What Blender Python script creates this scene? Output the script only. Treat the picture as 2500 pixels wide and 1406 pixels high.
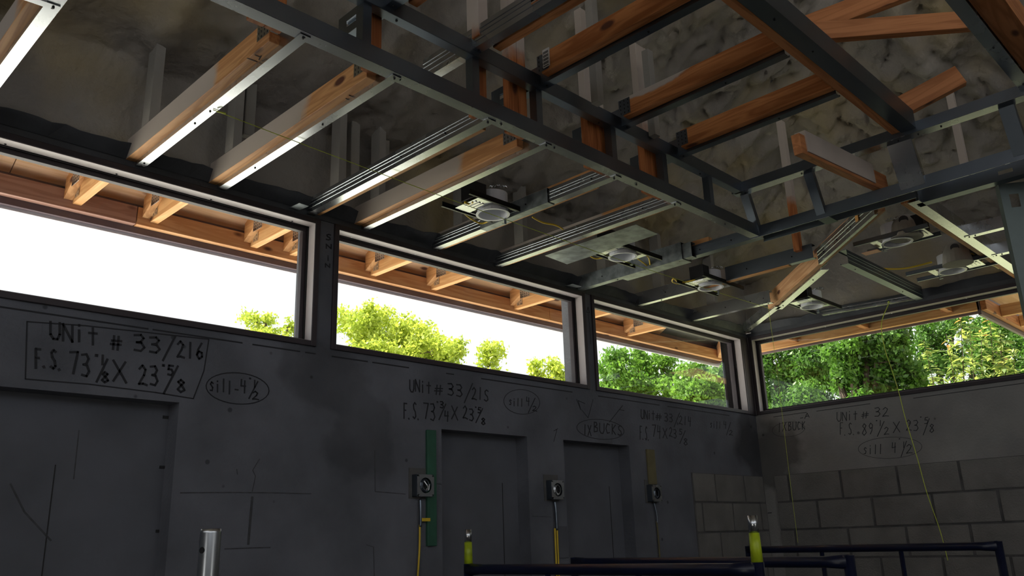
import bpy, bmesh, math, random
import numpy as np
from mathutils import Vector, Matrix, noise
rnd = random.Random(7)
for o in list(bpy.data.objects): bpy.data.objects.remove(o)
S = bpy.context.scene
COL = S.collection
# ------------------------------------------------------------------ camera
CW, CH, FPX = 2500, 1406, 2034.614
CAM = Vector((-6.01780863, -3.24944696, 1.72534784))
yaw, pit, rol = 0.7733443510775889, 0.2934967215891028, -0.03378088165570736
F_ = Vector((math.cos(yaw)*math.cos(pit), math.sin(yaw)*math.cos(pit), math.sin(pit)))
R0 = Vector((math.sin(yaw), -math.cos(yaw), 0)); U0 = R0.cross(F_)
R_ = math.cos(rol)*R0 + math.sin(rol)*U0; U_ = -math.sin(rol)*R0 + math.cos(rol)*U0
cd = bpy.data.cameras.new('camera'); cam = bpy.data.objects.new('camera', cd); COL.objects.link(cam)
m = Matrix((( R_.x, U_.x, -F_.x, CAM.x), (R_.y, U_.y, -F_.y, CAM.y), (R_.z, U_.z, -F_.z, CAM.z), (0, 0, 0, 1)))
cam.matrix_world = m
cd.sensor_width = 36; cd.lens = FPX/CW*36; cd.clip_end = 300; cd.clip_start = .02
S.camera = cam
def ray(u, v): return R_*((u-1250)/FPX) - U_*((v-703)/FPX) + F_
def at(u, v, ax, val):           # point of a photo measurement on a real plane of the building
    d = ray(u, v); t = (val-CAM[ax])/d[ax]; return CAM + d*t
def far(u, v, dist):
    d = ray(u, v); h = math.hypot(d.x, d.y); return CAM + d*(dist/h)
# ------------------------------------------------------------------ light
S.view_settings.view_transform = 'Standard'; S.view_settings.look = 'None'
S.view_settings.exposure = 0.0; S.view_settings.gamma = 1; S.view_settings.use_curve_mapping = False
W = bpy.data.worlds.new('sky'); S.world = W; W.use_nodes = True
nt = W.node_tree; bg = nt.nodes['Background']
bg.inputs[0].default_value = (.95, .97, 1, 1); bg.inputs[1].default_value = 1.3
sd = bpy.data.lights.new('sun', 'SUN'); sd.energy = 15; sd.angle = .01; sd.color = (1, .93, .8)
sun = bpy.data.objects.new('sun', sd); COL.objects.link(sun)
sun.rotation_euler = Vector((-.25, .60, 1.0)).to_track_quat('Z', 'Y').to_euler()   # high sun beyond the long window wall; the eave shades the glass
# ------------------------------------------------------------------ materials
def mat(name, col, rough=.6, metal=0, var=0, scale=8, col2=None, bump=0, bscale=40, spec=.5, stretch=None, obj_space=True):
    mt = bpy.data.materials.new(name); mt.use_nodes = True; n = mt.node_tree.nodes; l = mt.node_tree.links
    b = n['Principled BSDF']; b.inputs['Roughness'].default_value = rough; b.inputs['Metallic'].default_value = metal
    b.inputs['Specular IOR Level'].default_value = spec
    tc = n.new('ShaderNodeNewGeometry'); vec = tc.outputs['Position']
    if stretch:
        mp = n.new('ShaderNodeMapping'); mp.inputs['Scale'].default_value = stretch; l.new(vec, mp.inputs[0]); vec = mp.outputs[0]
    nz = n.new('ShaderNodeTexNoise'); nz.inputs['Scale'].default_value = scale; nz.inputs['Detail'].default_value = 6; l.new(vec, nz.inputs['Vector'])
    rp = n.new('ShaderNodeValToRGB'); rp.color_ramp.elements[0].position = .35; rp.color_ramp.elements[1].position = .65
    c2 = col2 or tuple(c*(1-var) for c in col)
    rp.color_ramp.elements[0].color = (*c2, 1); rp.color_ramp.elements[1].color = (*col, 1)
    l.new(nz.outputs[0], rp.inputs[0]); l.new(rp.outputs[0], b.inputs['Base Color'])
    if bump:
        n2 = n.new('ShaderNodeTexNoise'); n2.inputs['Scale'].default_value = bscale; n2.inputs['Detail'].default_value = 4; l.new(vec, n2.inputs['Vector'])
        bp = n.new('ShaderNodeBump'); bp.inputs['Strength'].default_value = bump; bp.inputs['Distance'].default_value = .01
        l.new(n2.outputs[0], bp.inputs['Height']); l.new(bp.outputs[0], b.inputs['Normal'])
    mt['out'] = 0
    return mt
def galv(name, col, r0, r1):
    mt = mat(name, col, .3, 1, .12, 5)
    n = mt.node_tree.nodes; l = mt.node_tree.links; b = n['Principled BSDF']
    v = n.new('ShaderNodeTexNoise'); v.inputs['Scale'].default_value = 9; v.inputs['Detail'].default_value = 4
    g = n.new('ShaderNodeNewGeometry'); l.new(g.outputs['Position'], v.inputs['Vector'])
    mr = n.new('ShaderNodeMapRange'); mr.inputs['To Min'].default_value = r0; mr.inputs['To Max'].default_value = r1
    l.new(v.outputs[0], mr.inputs['Value']); l.new(mr.outputs[0], b.inputs['Roughness'])
    return mt
def wood(name, colA, colB, axis, spray=None, own=False):
    """pine with long grain along axis; spray = world-axis threshold over which white foam overspray lies on it"""
    mt = bpy.data.materials.new(name); mt.use_nodes = True; n = mt.node_tree.nodes; l = mt.node_tree.links; b = n['Principled BSDF']
    b.inputs['Roughness'].default_value = .65
    g = n.new('ShaderNodeNewGeometry'); mp = n.new('ShaderNodeMapping'); tc = n.new('ShaderNodeTexCoord'); gp = tc.outputs['Object'] if own else g.outputs['Position']; l.new(gp, mp.inputs[0])
    sc = [22, 22, 22]; sc[axis] = 1.6; mp.inputs['Scale'].default_value = sc
    nz = n.new('ShaderNodeTexNoise'); nz.inputs['Scale'].default_value = 1.0; nz.inputs['Detail'].default_value = 3; nz.inputs['Distortion'].default_value = .6
    l.new(mp.outputs[0], nz.inputs['Vector'])
    mm = n.new('ShaderNodeMath'); mm.operation = 'MULTIPLY'; mm.inputs[1].default_value = 26; l.new(nz.outputs[0], mm.inputs[0])
    sn = n.new('ShaderNodeMath'); sn.operation = 'SINE'; l.new(mm.outputs[0], sn.inputs[0])
    mr = n.new('ShaderNodeMapRange'); mr.inputs['From Min'].default_value = -1; l.new(sn.outputs[0], mr.inputs['Value'])
    mx = n.new('ShaderNodeMix'); mx.data_type = 'RGBA'; mx.inputs['A'].default_value = (*colA, 1); mx.inputs['B'].default_value = (*colB, 1)
    l.new(mr.outputs[0], mx.inputs['Factor'])
    # knots
    mp2 = n.new('ShaderNodeMapping'); l.new(gp, mp2.inputs[0]); s2 = [9, 9, 9]; s2[axis] = 4; mp2.inputs['Scale'].default_value = s2
    vo = n.new('ShaderNodeTexVoronoi'); vo.inputs['Scale'].default_value = 1; l.new(mp2.outputs[0], vo.inputs['Vector'])
    kr = n.new('ShaderNodeMapRange'); kr.inputs['From Min'].default_value = .10; kr.inputs['From Max'].default_value = .17; l.new(vo.outputs['Distance'], kr.inputs['Value'])
    mk = n.new('ShaderNodeMix'); mk.data_type = 'RGBA'; mk.inputs['A'].default_value = (.10, .028, .012, 1); l.new(kr.outputs[0], mk.inputs['Factor']); l.new(mx.outputs['Result'], mk.inputs['B'])
    outc = mk.outputs['Result']
    if spray is not None:
        vecd, lo, hi, na, ns = spray
        sp = n.new('ShaderNodeVectorMath'); sp.operation = 'DOT_PRODUCT'; sp.inputs[1].default_value = vecd; l.new(g.outputs['Position'], sp.inputs[0])
        n3 = n.new('ShaderNodeTexNoise'); n3.inputs['Scale'].default_value = ns; n3.inputs['Detail'].default_value = 5; l.new(g.outputs['Position'], n3.inputs['Vector'])
        m3 = n.new('ShaderNodeMath'); m3.operation = 'MULTIPLY_ADD'; m3.inputs[1].default_value = na; l.new(n3.outputs[0], m3.inputs[0]); l.new(sp.outputs['Value'], m3.inputs[2])
        r3 = n.new('ShaderNodeMapRange'); r3.inputs['From Min'].default_value = lo+na/2; r3.inputs['From Max'].default_value = hi+na/2; l.new(m3.outputs[0], r3.inputs['Value'])
        mw = n.new('ShaderNodeMix'); mw.data_type = 'RGBA'; mw.inputs['B'].default_value = (.46, .40, .35, 1)
        sn2 = n.new('ShaderNodeSeparateXYZ'); l.new(g.outputs['Normal'], sn2.inputs[0]); gt = n.new('ShaderNodeMath'); gt.operation = 'GREATER_THAN'; gt.inputs[1].default_value = -.5; l.new(sn2.outputs['Z'], gt.inputs[0])
        ml = n.new('ShaderNodeMath'); ml.operation = 'MULTIPLY'; l.new(gt.outputs[0], ml.inputs[0]); l.new(r3.outputs[0], ml.inputs[1])
        l.new(ml.outputs[0], mw.inputs['Factor']); l.new(outc, mw.inputs['A']); outc = mw.outputs['Result']
    l.new(outc, b.inputs['Base Color'])
    return mt
PA, PB = (.68, .36, .15), (.50, .235, .085)
M = {}
M['woodY'] = wood('pine_soffit_chord', PA, PB, 1, ((0, 1, 0), -.80, -.74, .5, 3.2))
M['woodYn'] = wood('pine_along_depth', PA, PB, 1)
M['woodYt'] = wood('pine_tray_chord', (.55, .22, .07), (.36, .12, .03), 1, ((0, .10, 1), 3.425, 3.435, .22, 2.3))
M['woodX'] = wood('pine_along_room', (.50, .20, .07), (.34, .12, .035), 0)
M['spraycoat'] = mat('white_foam_overspray', (.46, .40, .35), .85, 0, .15, 5)
M['woodH'] = wood('pine_hip_grain', (.66, .38, .20), (.50, .25, .11), 0, None, True)
M['woodO'] = wood('pine_own_grain', (.50, .20, .07), (.36, .13, .04), 0, None, True)
M['woodXe'] = wood('pine_eave_board', (.72, .40, .20), (.58, .28, .12), 0)
M['woodYe'] = wood('pine_eave_board_side', (.74, .42, .18), (.60, .30, .11), 1)
M['woodZ'] = wood('pine_upright', (.48, .17, .05), (.33, .10, .025), 2, ((0, 0, 1), 3.55, 3.62, .5, 3.2))
M['mauve'] = wood('eave_board_shaded', (.46, .27, .22), (.34, .18, .14), 0)  # mauve pine, shade on the board's inner face put into the colour
M['ply'] = wood('roof_sheathing_plywood', (.76, .48, .30), (.66, .39, .21), 0)
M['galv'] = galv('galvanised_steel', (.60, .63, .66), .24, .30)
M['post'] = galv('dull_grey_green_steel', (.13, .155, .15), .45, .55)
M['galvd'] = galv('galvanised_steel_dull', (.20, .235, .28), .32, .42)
M['spray_metal'] = mat('foam_dusted_sheet', (.30, .34, .36), .45, .7, .5, 18)
M['bronze'] = mat('bronze_window_frame', (.045, .037, .043), .45, .0, .1, 3, spec=.3)
M['lit_reveal'] = mat('bronze_reveal_lit', (.42, .385, .39), .35, .0, .06, 2)  # daylight on the bronze reveals, put into a paler base colour
M['blackgasket'] = mat('black_gasket', (.008, .008, .01), .6)
M['screw'] = mat('dark_screw', (.012, .012, .014), .4, .6)
M['bright_screw'] = mat('bright_screw', (.8, .8, .8), .3, .8)
M['block'] = mat('concrete_block', (.20, .195, .185), .92, 0, 0, 5, (.15, .147, .14), .5, 90)
M['mortar'] = mat('mortar', (.11, .11, .11), .95, 0, .3, 12, None, .4, 120)
M['panel'] = mat('recess_cover_panel', (.115, .122, .145), .85, 0, .25, 3, None, .15, 30)
M['floor'] = mat('concrete_floor', (.13, .125, .12), .85, 0, .2, 2)
M['black'] = mat('black_plastic', (.01, .01, .012), .4)
M['white'] = mat('white_enamel', (.72, .74, .80), .35, 0, .05, 5)
M['yellow'] = mat('yellow_cable', (.75, .52, .03), .4, 0, .1, 10)
M['string'] = mat('yellow_green_twine', (.62, .72, .08), .6, 0, .2, 60)
M['blue'] = mat('blue_scaffold_paint', (.003, .007, .032), .35, 0, .3, 20)
M['lime'] = mat('lime_scaffold_paint', (.48, .62, .02), .4, 0, .35, 25)
M['crackfill'] = mat('dark_crack_grit', (.07, .072, .08), .95, 0, .4, 30)  # dark grey of the cracks and block outlines
M['green'] = mat('green_painted_board', (.03, .12, .075), .7, 0, .25, 10)
M['olive'] = mat('olive_board', (.16, .14, .07), .8, 0, .25, 10)
M['marker'] = mat('black_marker', (.012, .013, .018), .7)
M['pencil'] = mat('pencil_mark', (.04, .025, .02), .7)
M['tape'] = mat('dark_flashing_membrane', (.055, .062, .075), .6, 0, .3, 8, None, .3, 25)
M['fascia'] = mat('fascia_drip_metal', (.14, .10, .12), .5, 0, .15, 5)
M['dripw'] = mat('white_drip_edge', (.75, .72, .80), .4)
M['roof'] = mat('roof_underlay', (.12, .12, .13), .9)
M['bark'] = mat('bark', (.12, .085, .06), .9, 0, .4, 10)
M['grass'] = mat('lawn_grass', (.36, .37, .22), .95, 0, .3, 3)
M['paving'] = mat('pale_paving', (.80, .78, .76), .9, 0, .12, 1.5)
# stucco wall with damp stains of their own shape
def concrete(name, stains, base=(.150, .158, .185), base2=(.088, .094, .112)):
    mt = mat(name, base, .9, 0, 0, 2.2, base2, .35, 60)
    n = mt.node_tree.nodes; l = mt.node_tree.links; b = n['Principled BSDF']
    src = b.inputs['Base Color'].links[0].from_socket
    g = n.new('ShaderNodeNewGeometry'); nz = n.new('ShaderNodeTexNoise'); nz.inputs['Scale'].default_value = 4; nz.inputs['Detail'].default_value = 6
    l.new(g.outputs['Position'], nz.inputs['Vector'])
    sb = n.new('ShaderNodeVectorMath'); sb.operation = 'MULTIPLY_ADD'; sb.inputs[1].default_value = (.5, .5, .5); l.new(nz.outputs['Color'], sb.inputs[0]); l.new(g.outputs['Position'], sb.inputs[2])
    for (c, s, dark) in stains:
        sub = n.new('ShaderNodeVectorMath'); sub.operation = 'SUBTRACT'; sub.inputs[1].default_value = (c[0]+.25, c[1]+.25, c[2]+.25); l.new(sb.outputs[0], sub.inputs[0])
        dv = n.new('ShaderNodeVectorMath'); dv.operation = 'DIVIDE'; dv.inputs[1].default_value = s; l.new(sub.outputs[0], dv.inputs[0])
        ln = n.new('ShaderNodeVectorMath'); ln.operation = 'LENGTH'; l.new(dv.outputs[0], ln.inputs[0])
        mr = n.new('ShaderNodeMapRange'); mr.inputs['From Min'].default_value = .75; mr.inputs['From Max'].default_value = 1.1; mr.inputs['To Min'].default_value = dark; mr.inputs['To Max'].default_value = 1; l.new(ln.outputs['Value'], mr.inputs['Value'])
        mx = n.new('ShaderNodeVectorMath'); mx.operation = 'SCALE'; l.new(src, mx.inputs[0]); l.new(mr.outputs[0], mx.inputs['Scale']); src = mx.outputs[0]
    # fine pits
    vo = n.new('ShaderNodeTexVoronoi'); vo.inputs['Scale'].default_value = 6.5; l.new(g.outputs['Position'], vo.inputs['Vector'])
    pr = n.new('ShaderNodeMapRange'); pr.inputs['From Min'].default_value = .05; pr.inputs['From Max'].default_value = .08; pr.inputs['To Min'].default_value = .45; l.new(vo.outputs['Distance'], pr.inputs['Value'])
    mx = n.new('ShaderNodeVectorMath'); mx.operation = 'SCALE'; l.new(src, mx.inputs[0]); l.new(pr.outputs[0], mx.inputs['Scale'])
    l.new(mx.outputs[0], b.inputs['Base Color']); return mt
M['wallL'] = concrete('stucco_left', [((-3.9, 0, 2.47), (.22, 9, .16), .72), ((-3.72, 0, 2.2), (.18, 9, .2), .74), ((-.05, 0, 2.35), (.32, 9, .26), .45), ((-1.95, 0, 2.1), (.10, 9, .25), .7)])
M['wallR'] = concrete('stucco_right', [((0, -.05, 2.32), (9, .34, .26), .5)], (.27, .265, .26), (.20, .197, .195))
# foam
def foam_mat():
    mt = mat('spray_foam', (.29, .265, .235), .8, 0, 0, 2.2, (.20, .185, .17), 1.0, 26)
    n = mt.node_tree.nodes; l = mt.node_tree.links; b = n['Principled BSDF']; src = b.inputs['Base Color'].links[0].from_socket
    g = n.new('ShaderNodeNewGeometry'); nz = n.new('ShaderNodeTexNoise'); nz.inputs['Scale'].default_value = 1.3; nz.inputs['Detail'].default_value = 7
    l.new(g.outputs['Position'], nz.inputs['Vector'])
    mr = n.new('ShaderNodeMapRange'); mr.inputs['From Min'].default_value = .5; mr.inputs['From Max'].default_value = .68; l.new(nz.outputs[0], mr.inputs['Value'])
    mx = n.new('ShaderNodeMix'); mx.data_type = 'RGBA'; mx.inputs['B'].default_value = (.30, .24, .13, 1); l.new(mr.outputs[0], mx.inputs['Factor']); l.new(src, mx.inputs['A'])
    l.new(mx.outputs['Result'], b.inputs['Base Color']); return mt
M['foam'] = foam_mat()
M['foamv'] = mat('foam_coated_timber', (.30, .28, .25), .85, 0, 0, 3, (.23, .22, .20), .4, 30)
def leaf_mat(name, a, b2, trans=.45):
    mt = bpy.data.materials.new(name); mt.use_nodes = True; n = mt.node_tree.nodes; l = mt.node_tree.links; b = n['Principled BSDF']
    b.inputs['Roughness'].default_value = .45
    at_ = n.new('ShaderNodeAttribute'); at_.attribute_name = 'tint'
    mx = n.new('ShaderNodeMix'); mx.data_type = 'RGBA'; mx.inputs['A'].default_value = (*a, 1); mx.inputs['B'].default_value = (*b2, 1)
    l.new(at_.outputs['Fac'], mx.inputs['Factor']); l.new(mx.outputs['Result'], b.inputs['Base Color'])
    tr = n.new('ShaderNodeBsdfTranslucent'); l.new(mx.outputs['Result'], tr.inputs[0]); ms = n.new('ShaderNodeMixShader'); ms.inputs[0].default_value = trans
    l.new(b.outputs[0], ms.inputs[1]); l.new(tr.outputs[0], ms.inputs[2]); l.new(ms.outputs[0], n['Material Output'].inputs[0]); return mt
M['leafA'] = leaf_mat('leaf_yellow_green', (.34, .46, .05), (.62, .68, .10))
M['leafB'] = leaf_mat('leaf_mid_green', (.07, .20, .02), (.26, .46, .06))
M['leafC'] = leaf_mat('leaf_dark_green', (.025, .085, .012), (.17, .36, .045))
M['leafD'] = leaf_mat('leaf_shrub', (.06, .14, .03), (.52, .60, .13))
M['leafR'] = leaf_mat('leaf_red_tip', (.55, .20, .06), (.70, .45, .12))
gm = bpy.data.materials.new('window_glass'); gm.use_nodes = True; n = gm.node_tree.nodes; l = gm.node_tree.links
tr = n.new('ShaderNodeBsdfTransparent'); tr.inputs[0].default_value = (.95, .97, .96, 1); gl = n.new('ShaderNodeBsdfGlossy'); gl.inputs['Roughness'].default_value = .02
lw = n.new('ShaderNodeLayerWeight'); pw_ = n.new('ShaderNodeMath'); pw_.operation = 'POWER'; pw_.inputs[1].default_value = 5; l.new(lw.outputs['Facing'], pw_.inputs[0])
fr = n.new('ShaderNodeMath'); fr.operation = 'MULTIPLY_ADD'; fr.inputs[1].default_value = .6; fr.inputs[2].default_value = .02; l.new(pw_.outputs[0], fr.inputs[0]); ms = n.new('ShaderNodeMixShader'); l.new(fr.outputs[0], ms.inputs[0]); l.new(tr.outputs[0], ms.inputs[1]); l.new(gl.outputs[0], ms.inputs[2]); l.new(ms.outputs[0], n['Material Output'].inputs[0])
M['glass'] = gm
# ------------------------------------------------------------------ mesh helpers
class MB:
    def __init__(s): s.v = []; s.f = []
    def add(s, vs, fs):
        k = len(s.v); s.v += [tuple(v) for v in vs]; s.f += [tuple(i+k for i in f) for f in fs]; return s
    def box(s, a, b):
        x0, x1 = sorted((a[0], b[0])); y0, y1 = sorted((a[1], b[1])); z0, z1 = sorted((a[2], b[2]))
        return s.add([(x0,y0,z0),(x1,y0,z0),(x1,y1,z0),(x0,y1,z0),(x0,y0,z1),(x1,y0,z1),(x1,y1,z1),(x0,y1,z1)],
              [(0,3,2,1),(4,5,6,7),(0,1,5,4),(1,2,6,5),(2,3,7,6),(3,0,4,7)])
    def prism(s, poly, p0, side, up, p1, side1=None):
        """polygon in (side, up) coordinates swept from p0 to p1"""
        p0, p1, side, up = Vector(p0), Vector(p1), Vector(side), Vector(up); k = len(poly)
        vs = [p0+side*a+up*b for a, b in poly] + [p1+side*a+up*b for a, b in poly]
        ar = sum(poly[i][0]*poly[(i+1) % k][1]-poly[(i+1) % k][0]*poly[i][1] for i in range(k))
        fs = [tuple(range(k))[::-1], tuple(range(k, 2*k))] + [(i, (i+1) % k, (i+1) % k+k, i+k) for i in range(k)]
        if (ar < 0) != (side.cross(up).dot(p1-p0) < 0): fs = [f[::-1] for f in fs]
        return s.add(vs, fs)
    def rect(s, p0, p1, side, up, a0, a1, b0, b1): return s.prism([(a0,b0),(a1,b0),(a1,b1),(a0,b1)], p0, side, up, p1)
    def tube(s, pts, r, n=8, cap=True):
        pts = [Vector(p) for p in pts]; rs = r if isinstance(r, (list, tuple)) else [r]*len(pts); vs = []; fs = []
        ref = None
        for i, p in enumerate(pts):
            d = (pts[min(i+1, len(pts)-1)]-pts[max(i-1, 0)]).normalized()
            if ref is None: ref = d.orthogonal().normalized()
            ref = (ref - d*ref.dot(d)); ref = ref.normalized() if ref.length > 1e-6 else d.orthogonal().normalized()
            b = d.cross(ref)
            for k in range(n):
                a = 2*math.pi*k/n; vs.append(p+(ref*math.cos(a)+b*math.sin(a))*rs[i])
        for i in range(len(pts)-1):
            for k in range(n): fs.append((i*n+k, i*n+(k+1) % n, (i+1)*n+(k+1) % n, (i+1)*n+k))
        if cap: fs.append(tuple(range(n))[::-1]); fs.append(tuple(range((len(pts)-1)*n, len(pts)*n)))
        return s.add(vs, fs)
    def build(s, name, mt, parent=None, smooth=False, bevel=0):
        me = bpy.data.meshes.new(name); me.from_pydata(s.v, [], s.f); me.update()
        if smooth: me.polygons.foreach_set('use_smooth', [True]*len(me.polygons))
        me.materials.append(M[mt] if isinstance(mt, str) else mt)
        o = bpy.data.objects.new(name, me); COL.objects.link(o)
        if parent: o.parent = parent
        if bevel:
            b = o.modifiers.new('bevel', 'BEVEL'); b.width = bevel; b.segments = 1; b.limit_method = 'ANGLE'
        return o
def shape(name, mt, parent=None, **k):
    return lambda mb: mb.build(name, mt, parent, **k)
def place(root, loc):           # move a thing's origin to its base while parts keep their world place
    loc = Vector(loc); root.location = loc
    for c in root.children: c.matrix_parent_inverse = Matrix.Translation(-loc)
def empty(name, loc, label, cat, group=None):
    o = bpy.data.objects.new(name, None); COL.objects.link(o); o.location = loc; o.empty_display_size = .05
    o['label'] = label; o['category'] = cat
    if group: o['group'] = group
    return o
def adopt(root):
    inv = Matrix.Translation(-root.location)
    for c in root.children: c.matrix_parent_inverse = inv
def tag(o, label, cat, group=None, kind=None):
    o['label'] = label; o['category'] = cat
    if group: o['group'] = group
    if kind: o['kind'] = kind
    return o
def structure(o): o['kind'] = 'structure'; return o
scr_mesh = {}
def screw(parent, p, nrm, mt='screw', r=.0045, name='screw'):
    key = (mt, r)
    if key not in scr_mesh:
        o = MB().tube([(0,0,0),(0,0,r*.9)], [r, r*.7], 6).build(name, mt); scr_mesh[key] = o.data; bpy.data.objects.remove(o)
    o = bpy.data.objects.new(name, scr_mesh[key]); COL.objects.link(o); o.parent = parent
    q = Vector(nrm).to_track_quat('Z', 'Y').to_matrix().to_4x4()
    pm = Matrix.Translation(-parent.location) if parent.location.length else Matrix()
    o.matrix_parent_inverse = pm; o.matrix_basis = Matrix.Translation(Vector(p)) @ q
    return o
# ------------------------------------------------------------------ setting: floor, walls
ZS, ZT = 2.60, 3.222      # sill and head of the clerestory windows
TH = .19
structure(MB().box((-9.5, -8, -.1), (0.19, .19, 0)).build('floor', 'floor'))
wl = MB()
for x0, x1, z0, z1 in [(-9.5, -6.7, 0, ZS), (-6.7, -4.60, 2.29, ZS), (-4.60, -3.237, 0, ZS), (-3.237, -2.61, 2.277, ZS), (-2.61, -2.303, 0, ZS), (-2.303, -1.672, 2.277, ZS), (-1.672, .19, 0, ZS)]:
    wl.box((x0, 0, z0), (x1, TH, z1))
NB = [(-6.7, -4.60, 2.29), (-3.237, -2.61, 2.277), (-2.303, -1.672, 2.277)]
WIN = [(-5.849, -3.992), (-3.911, -2.038), (-1.972, -.093)]
edges = [-9.5, WIN[0][0]]
for a, b in [(-9.5, WIN[0][0]), (WIN[0][1], WIN[1][0]), (WIN[1][1], WIN[2][0])]: wl.box((a, 0, ZS), (b, TH, ZT))
wl.box((WIN[2][1], 0, ZS), (.19, TH, ZT))
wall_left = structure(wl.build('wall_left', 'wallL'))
for i, (a, b, t) in enumerate(NB):
    p = MB()
    p.box((a, .088, 0), (b, .15, t))
    pn = p.build('recess_panel', 'panel', wall_left)
    q = MB()    # butt joints between the cover sheets
    for xx in ([-5.35, -5.0] if i == 0 else [b-.12]): q.box((xx, .0865, .4), (xx+.004, .089, t-.25))
    q.build('seam', 'blackgasket', pn)
# ragged board edges and drips in the big recess
for (u, v) in [(405, 1018), (397, 1140), (388, 1296)]:
    p = at(u, v, 1, .086); MB().box((p.x-.012, .083, p.z-.006), (p.x+.010, .088, p.z+.005)).build('tie_notch', 'blackgasket', wall_left)
wr = MB(); wr.box((0, -2.27, 0), (TH, 0, ZS)); wr.box((0, -8, 0), (TH, -2.27, ZT)); wr.box((0, -.0, ZS), (TH, .0001, ZT))
W4 = (-2.262, .010)
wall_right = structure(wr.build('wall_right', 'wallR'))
wb = MB(); wb.box((-9.5, -8.19, 0), (-4.5, -8, 3.3)); wb.box((-3.5, -8.19, 0), (.19, -8, 3.3)); wb.box((-4.5, -8.19, 2.1), (-3.5, -8, 3.3))
structure(wb.build('wall_back', 'wallR'))
wf = MB(); wf.box((-9.69, -8.19, 0), (-9.5, -4.2, 3.3)); wf.box((-9.69, -3.2, 0), (-9.5, .19, 3.3)); wf.box((-9.69, -4.2, 2.1), (-9.5, -3.2, 3.3))
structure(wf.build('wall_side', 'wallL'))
# blocks
def blocks(parent, plane, spans, ztop, n, start, ztop2=None):
    """running bond on plane 'x' or 'y'; spans = (lo, hi)"""
    lo, hi = spans; proto = {}
    for c in range(n):
        z1 = ztop-c*.2; z0 = z1-.188
        x = start-(.4 if c % 2 == 0 else .2)
        while x < hi:
            a, b = max(x+.010, lo), min(x+.390, hi)
            if b-a > .04 and z0 > 0:
                key = round(b-a, 3)
                if key not in proto:
                    o = MB().box((0, 0, 0), (key, .010, .186)).build('block', 'block', None); 
                    proto[key] = o.data; bpy.data.objects.remove(o)
                o = bpy.data.objects.new('block', proto[key]); COL.objects.link(o); o.parent = parent
                off = rnd.uniform(-.0015, .0015)
                if plane == 'x': o.location = (-.0085+off, -a, z0); o.rotation_euler = (0, 0, -math.pi/2)
                else: o.location = (a, -.0085+off, z0)
            x += .4
blocks(wall_right, 'x', (.10, 3.0), 2.128, 9, .21)
MB().box((-.0025, -8, .2), (0, -.10, 2.13)).build('mortar_bed', 'mortar', wall_right)
blocks(wall_left, 'y', (-.98, -.02), 2.128, 6, -1.1)
MB().box((-.99, -.0025, .9), (-.001, 0, 2.13)).build('mortar_bed', 'mortar', wall_left)
# a few block outlines showing through the stucco of the left wall
crk = MB()
def crack(pts, w=.003):
    for (u0, v0), (u1, v1) in zip(pts, pts[1:]):
        a, b = at(u0, v0, 1, -.001), at(u1, v1, 1, -.001); d = (b-a).normalized()
        crk.rect(a, b, Vector((0, 1, 0)).cross(d), (0, 1, 0), -w/2, w/2, -.0005, .001)
crack([(440, 1203), (560, 1202), (665, 1203), (760, 1205)], .004); crack([(616, 1212), (606, 1330)], .010); crack([(548, 1340), (660, 1336)], .004)
crack([(634, 1120), (617, 1148), (624, 1162), (616, 1200)], .003); crack([(578, 1145), (580, 1158)]); crack([(915, 1100), (916, 1200), (990, 1206)], .004)
crack([(895, 1330), (912, 1335), (914, 1406)], .003); crack([(1300, 1260), (1345, 1262)], .003); crack([(1060, 1180), (1078, 1182)], .004)
crack([(25, 1180), (60, 1250), (125, 1320)], .006); crack([(193, 1050), (180, 1170)], .004)
crk.build('hairline_crack', 'crackfill', wall_left)
# control-line drawn under the window frames
ln = MB()
def seg_on(mb, a, b, w, plane):
    d = (b-a)
    if d.length < 1e-6: return
    d.normalize(); nn = Vector((0, 1, 0)) if plane == 1 else Vector((1, 0, 0))
    mb.rect(a-d*w*.3, b+d*w*.3, nn.cross(d), nn, -w/2, w/2, -.0004, .0008)
for x0, x1 in [(-5.7, -4.75), (-4.73, -4.35), (-4.30, -4.07), (-4.04, -3.99), (-3.90, -3.7), (-3.67, -3.45), (-3.2, -3.15), (-2.95, -2.2), (-1.95, -1.3), (-1.2, -.4)]:
    seg_on(ln, Vector((x0, -.001, ZS-.032)), Vector((x1, -.001, ZS-.032)), .006, 1)
ln.build('layout_line', 'marker', wall_left)
ln = MB()
for y0, y1 in [(-.15, -.42), (-.5, -.9), (-1.2, -1.9)]: seg_on(ln, Vector((-.001, y0, ZS-.03)), Vector((-.001, y1, ZS-.028)), .004, 0)
ln.build('layout_line', 'marker', wall_right)
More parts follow.
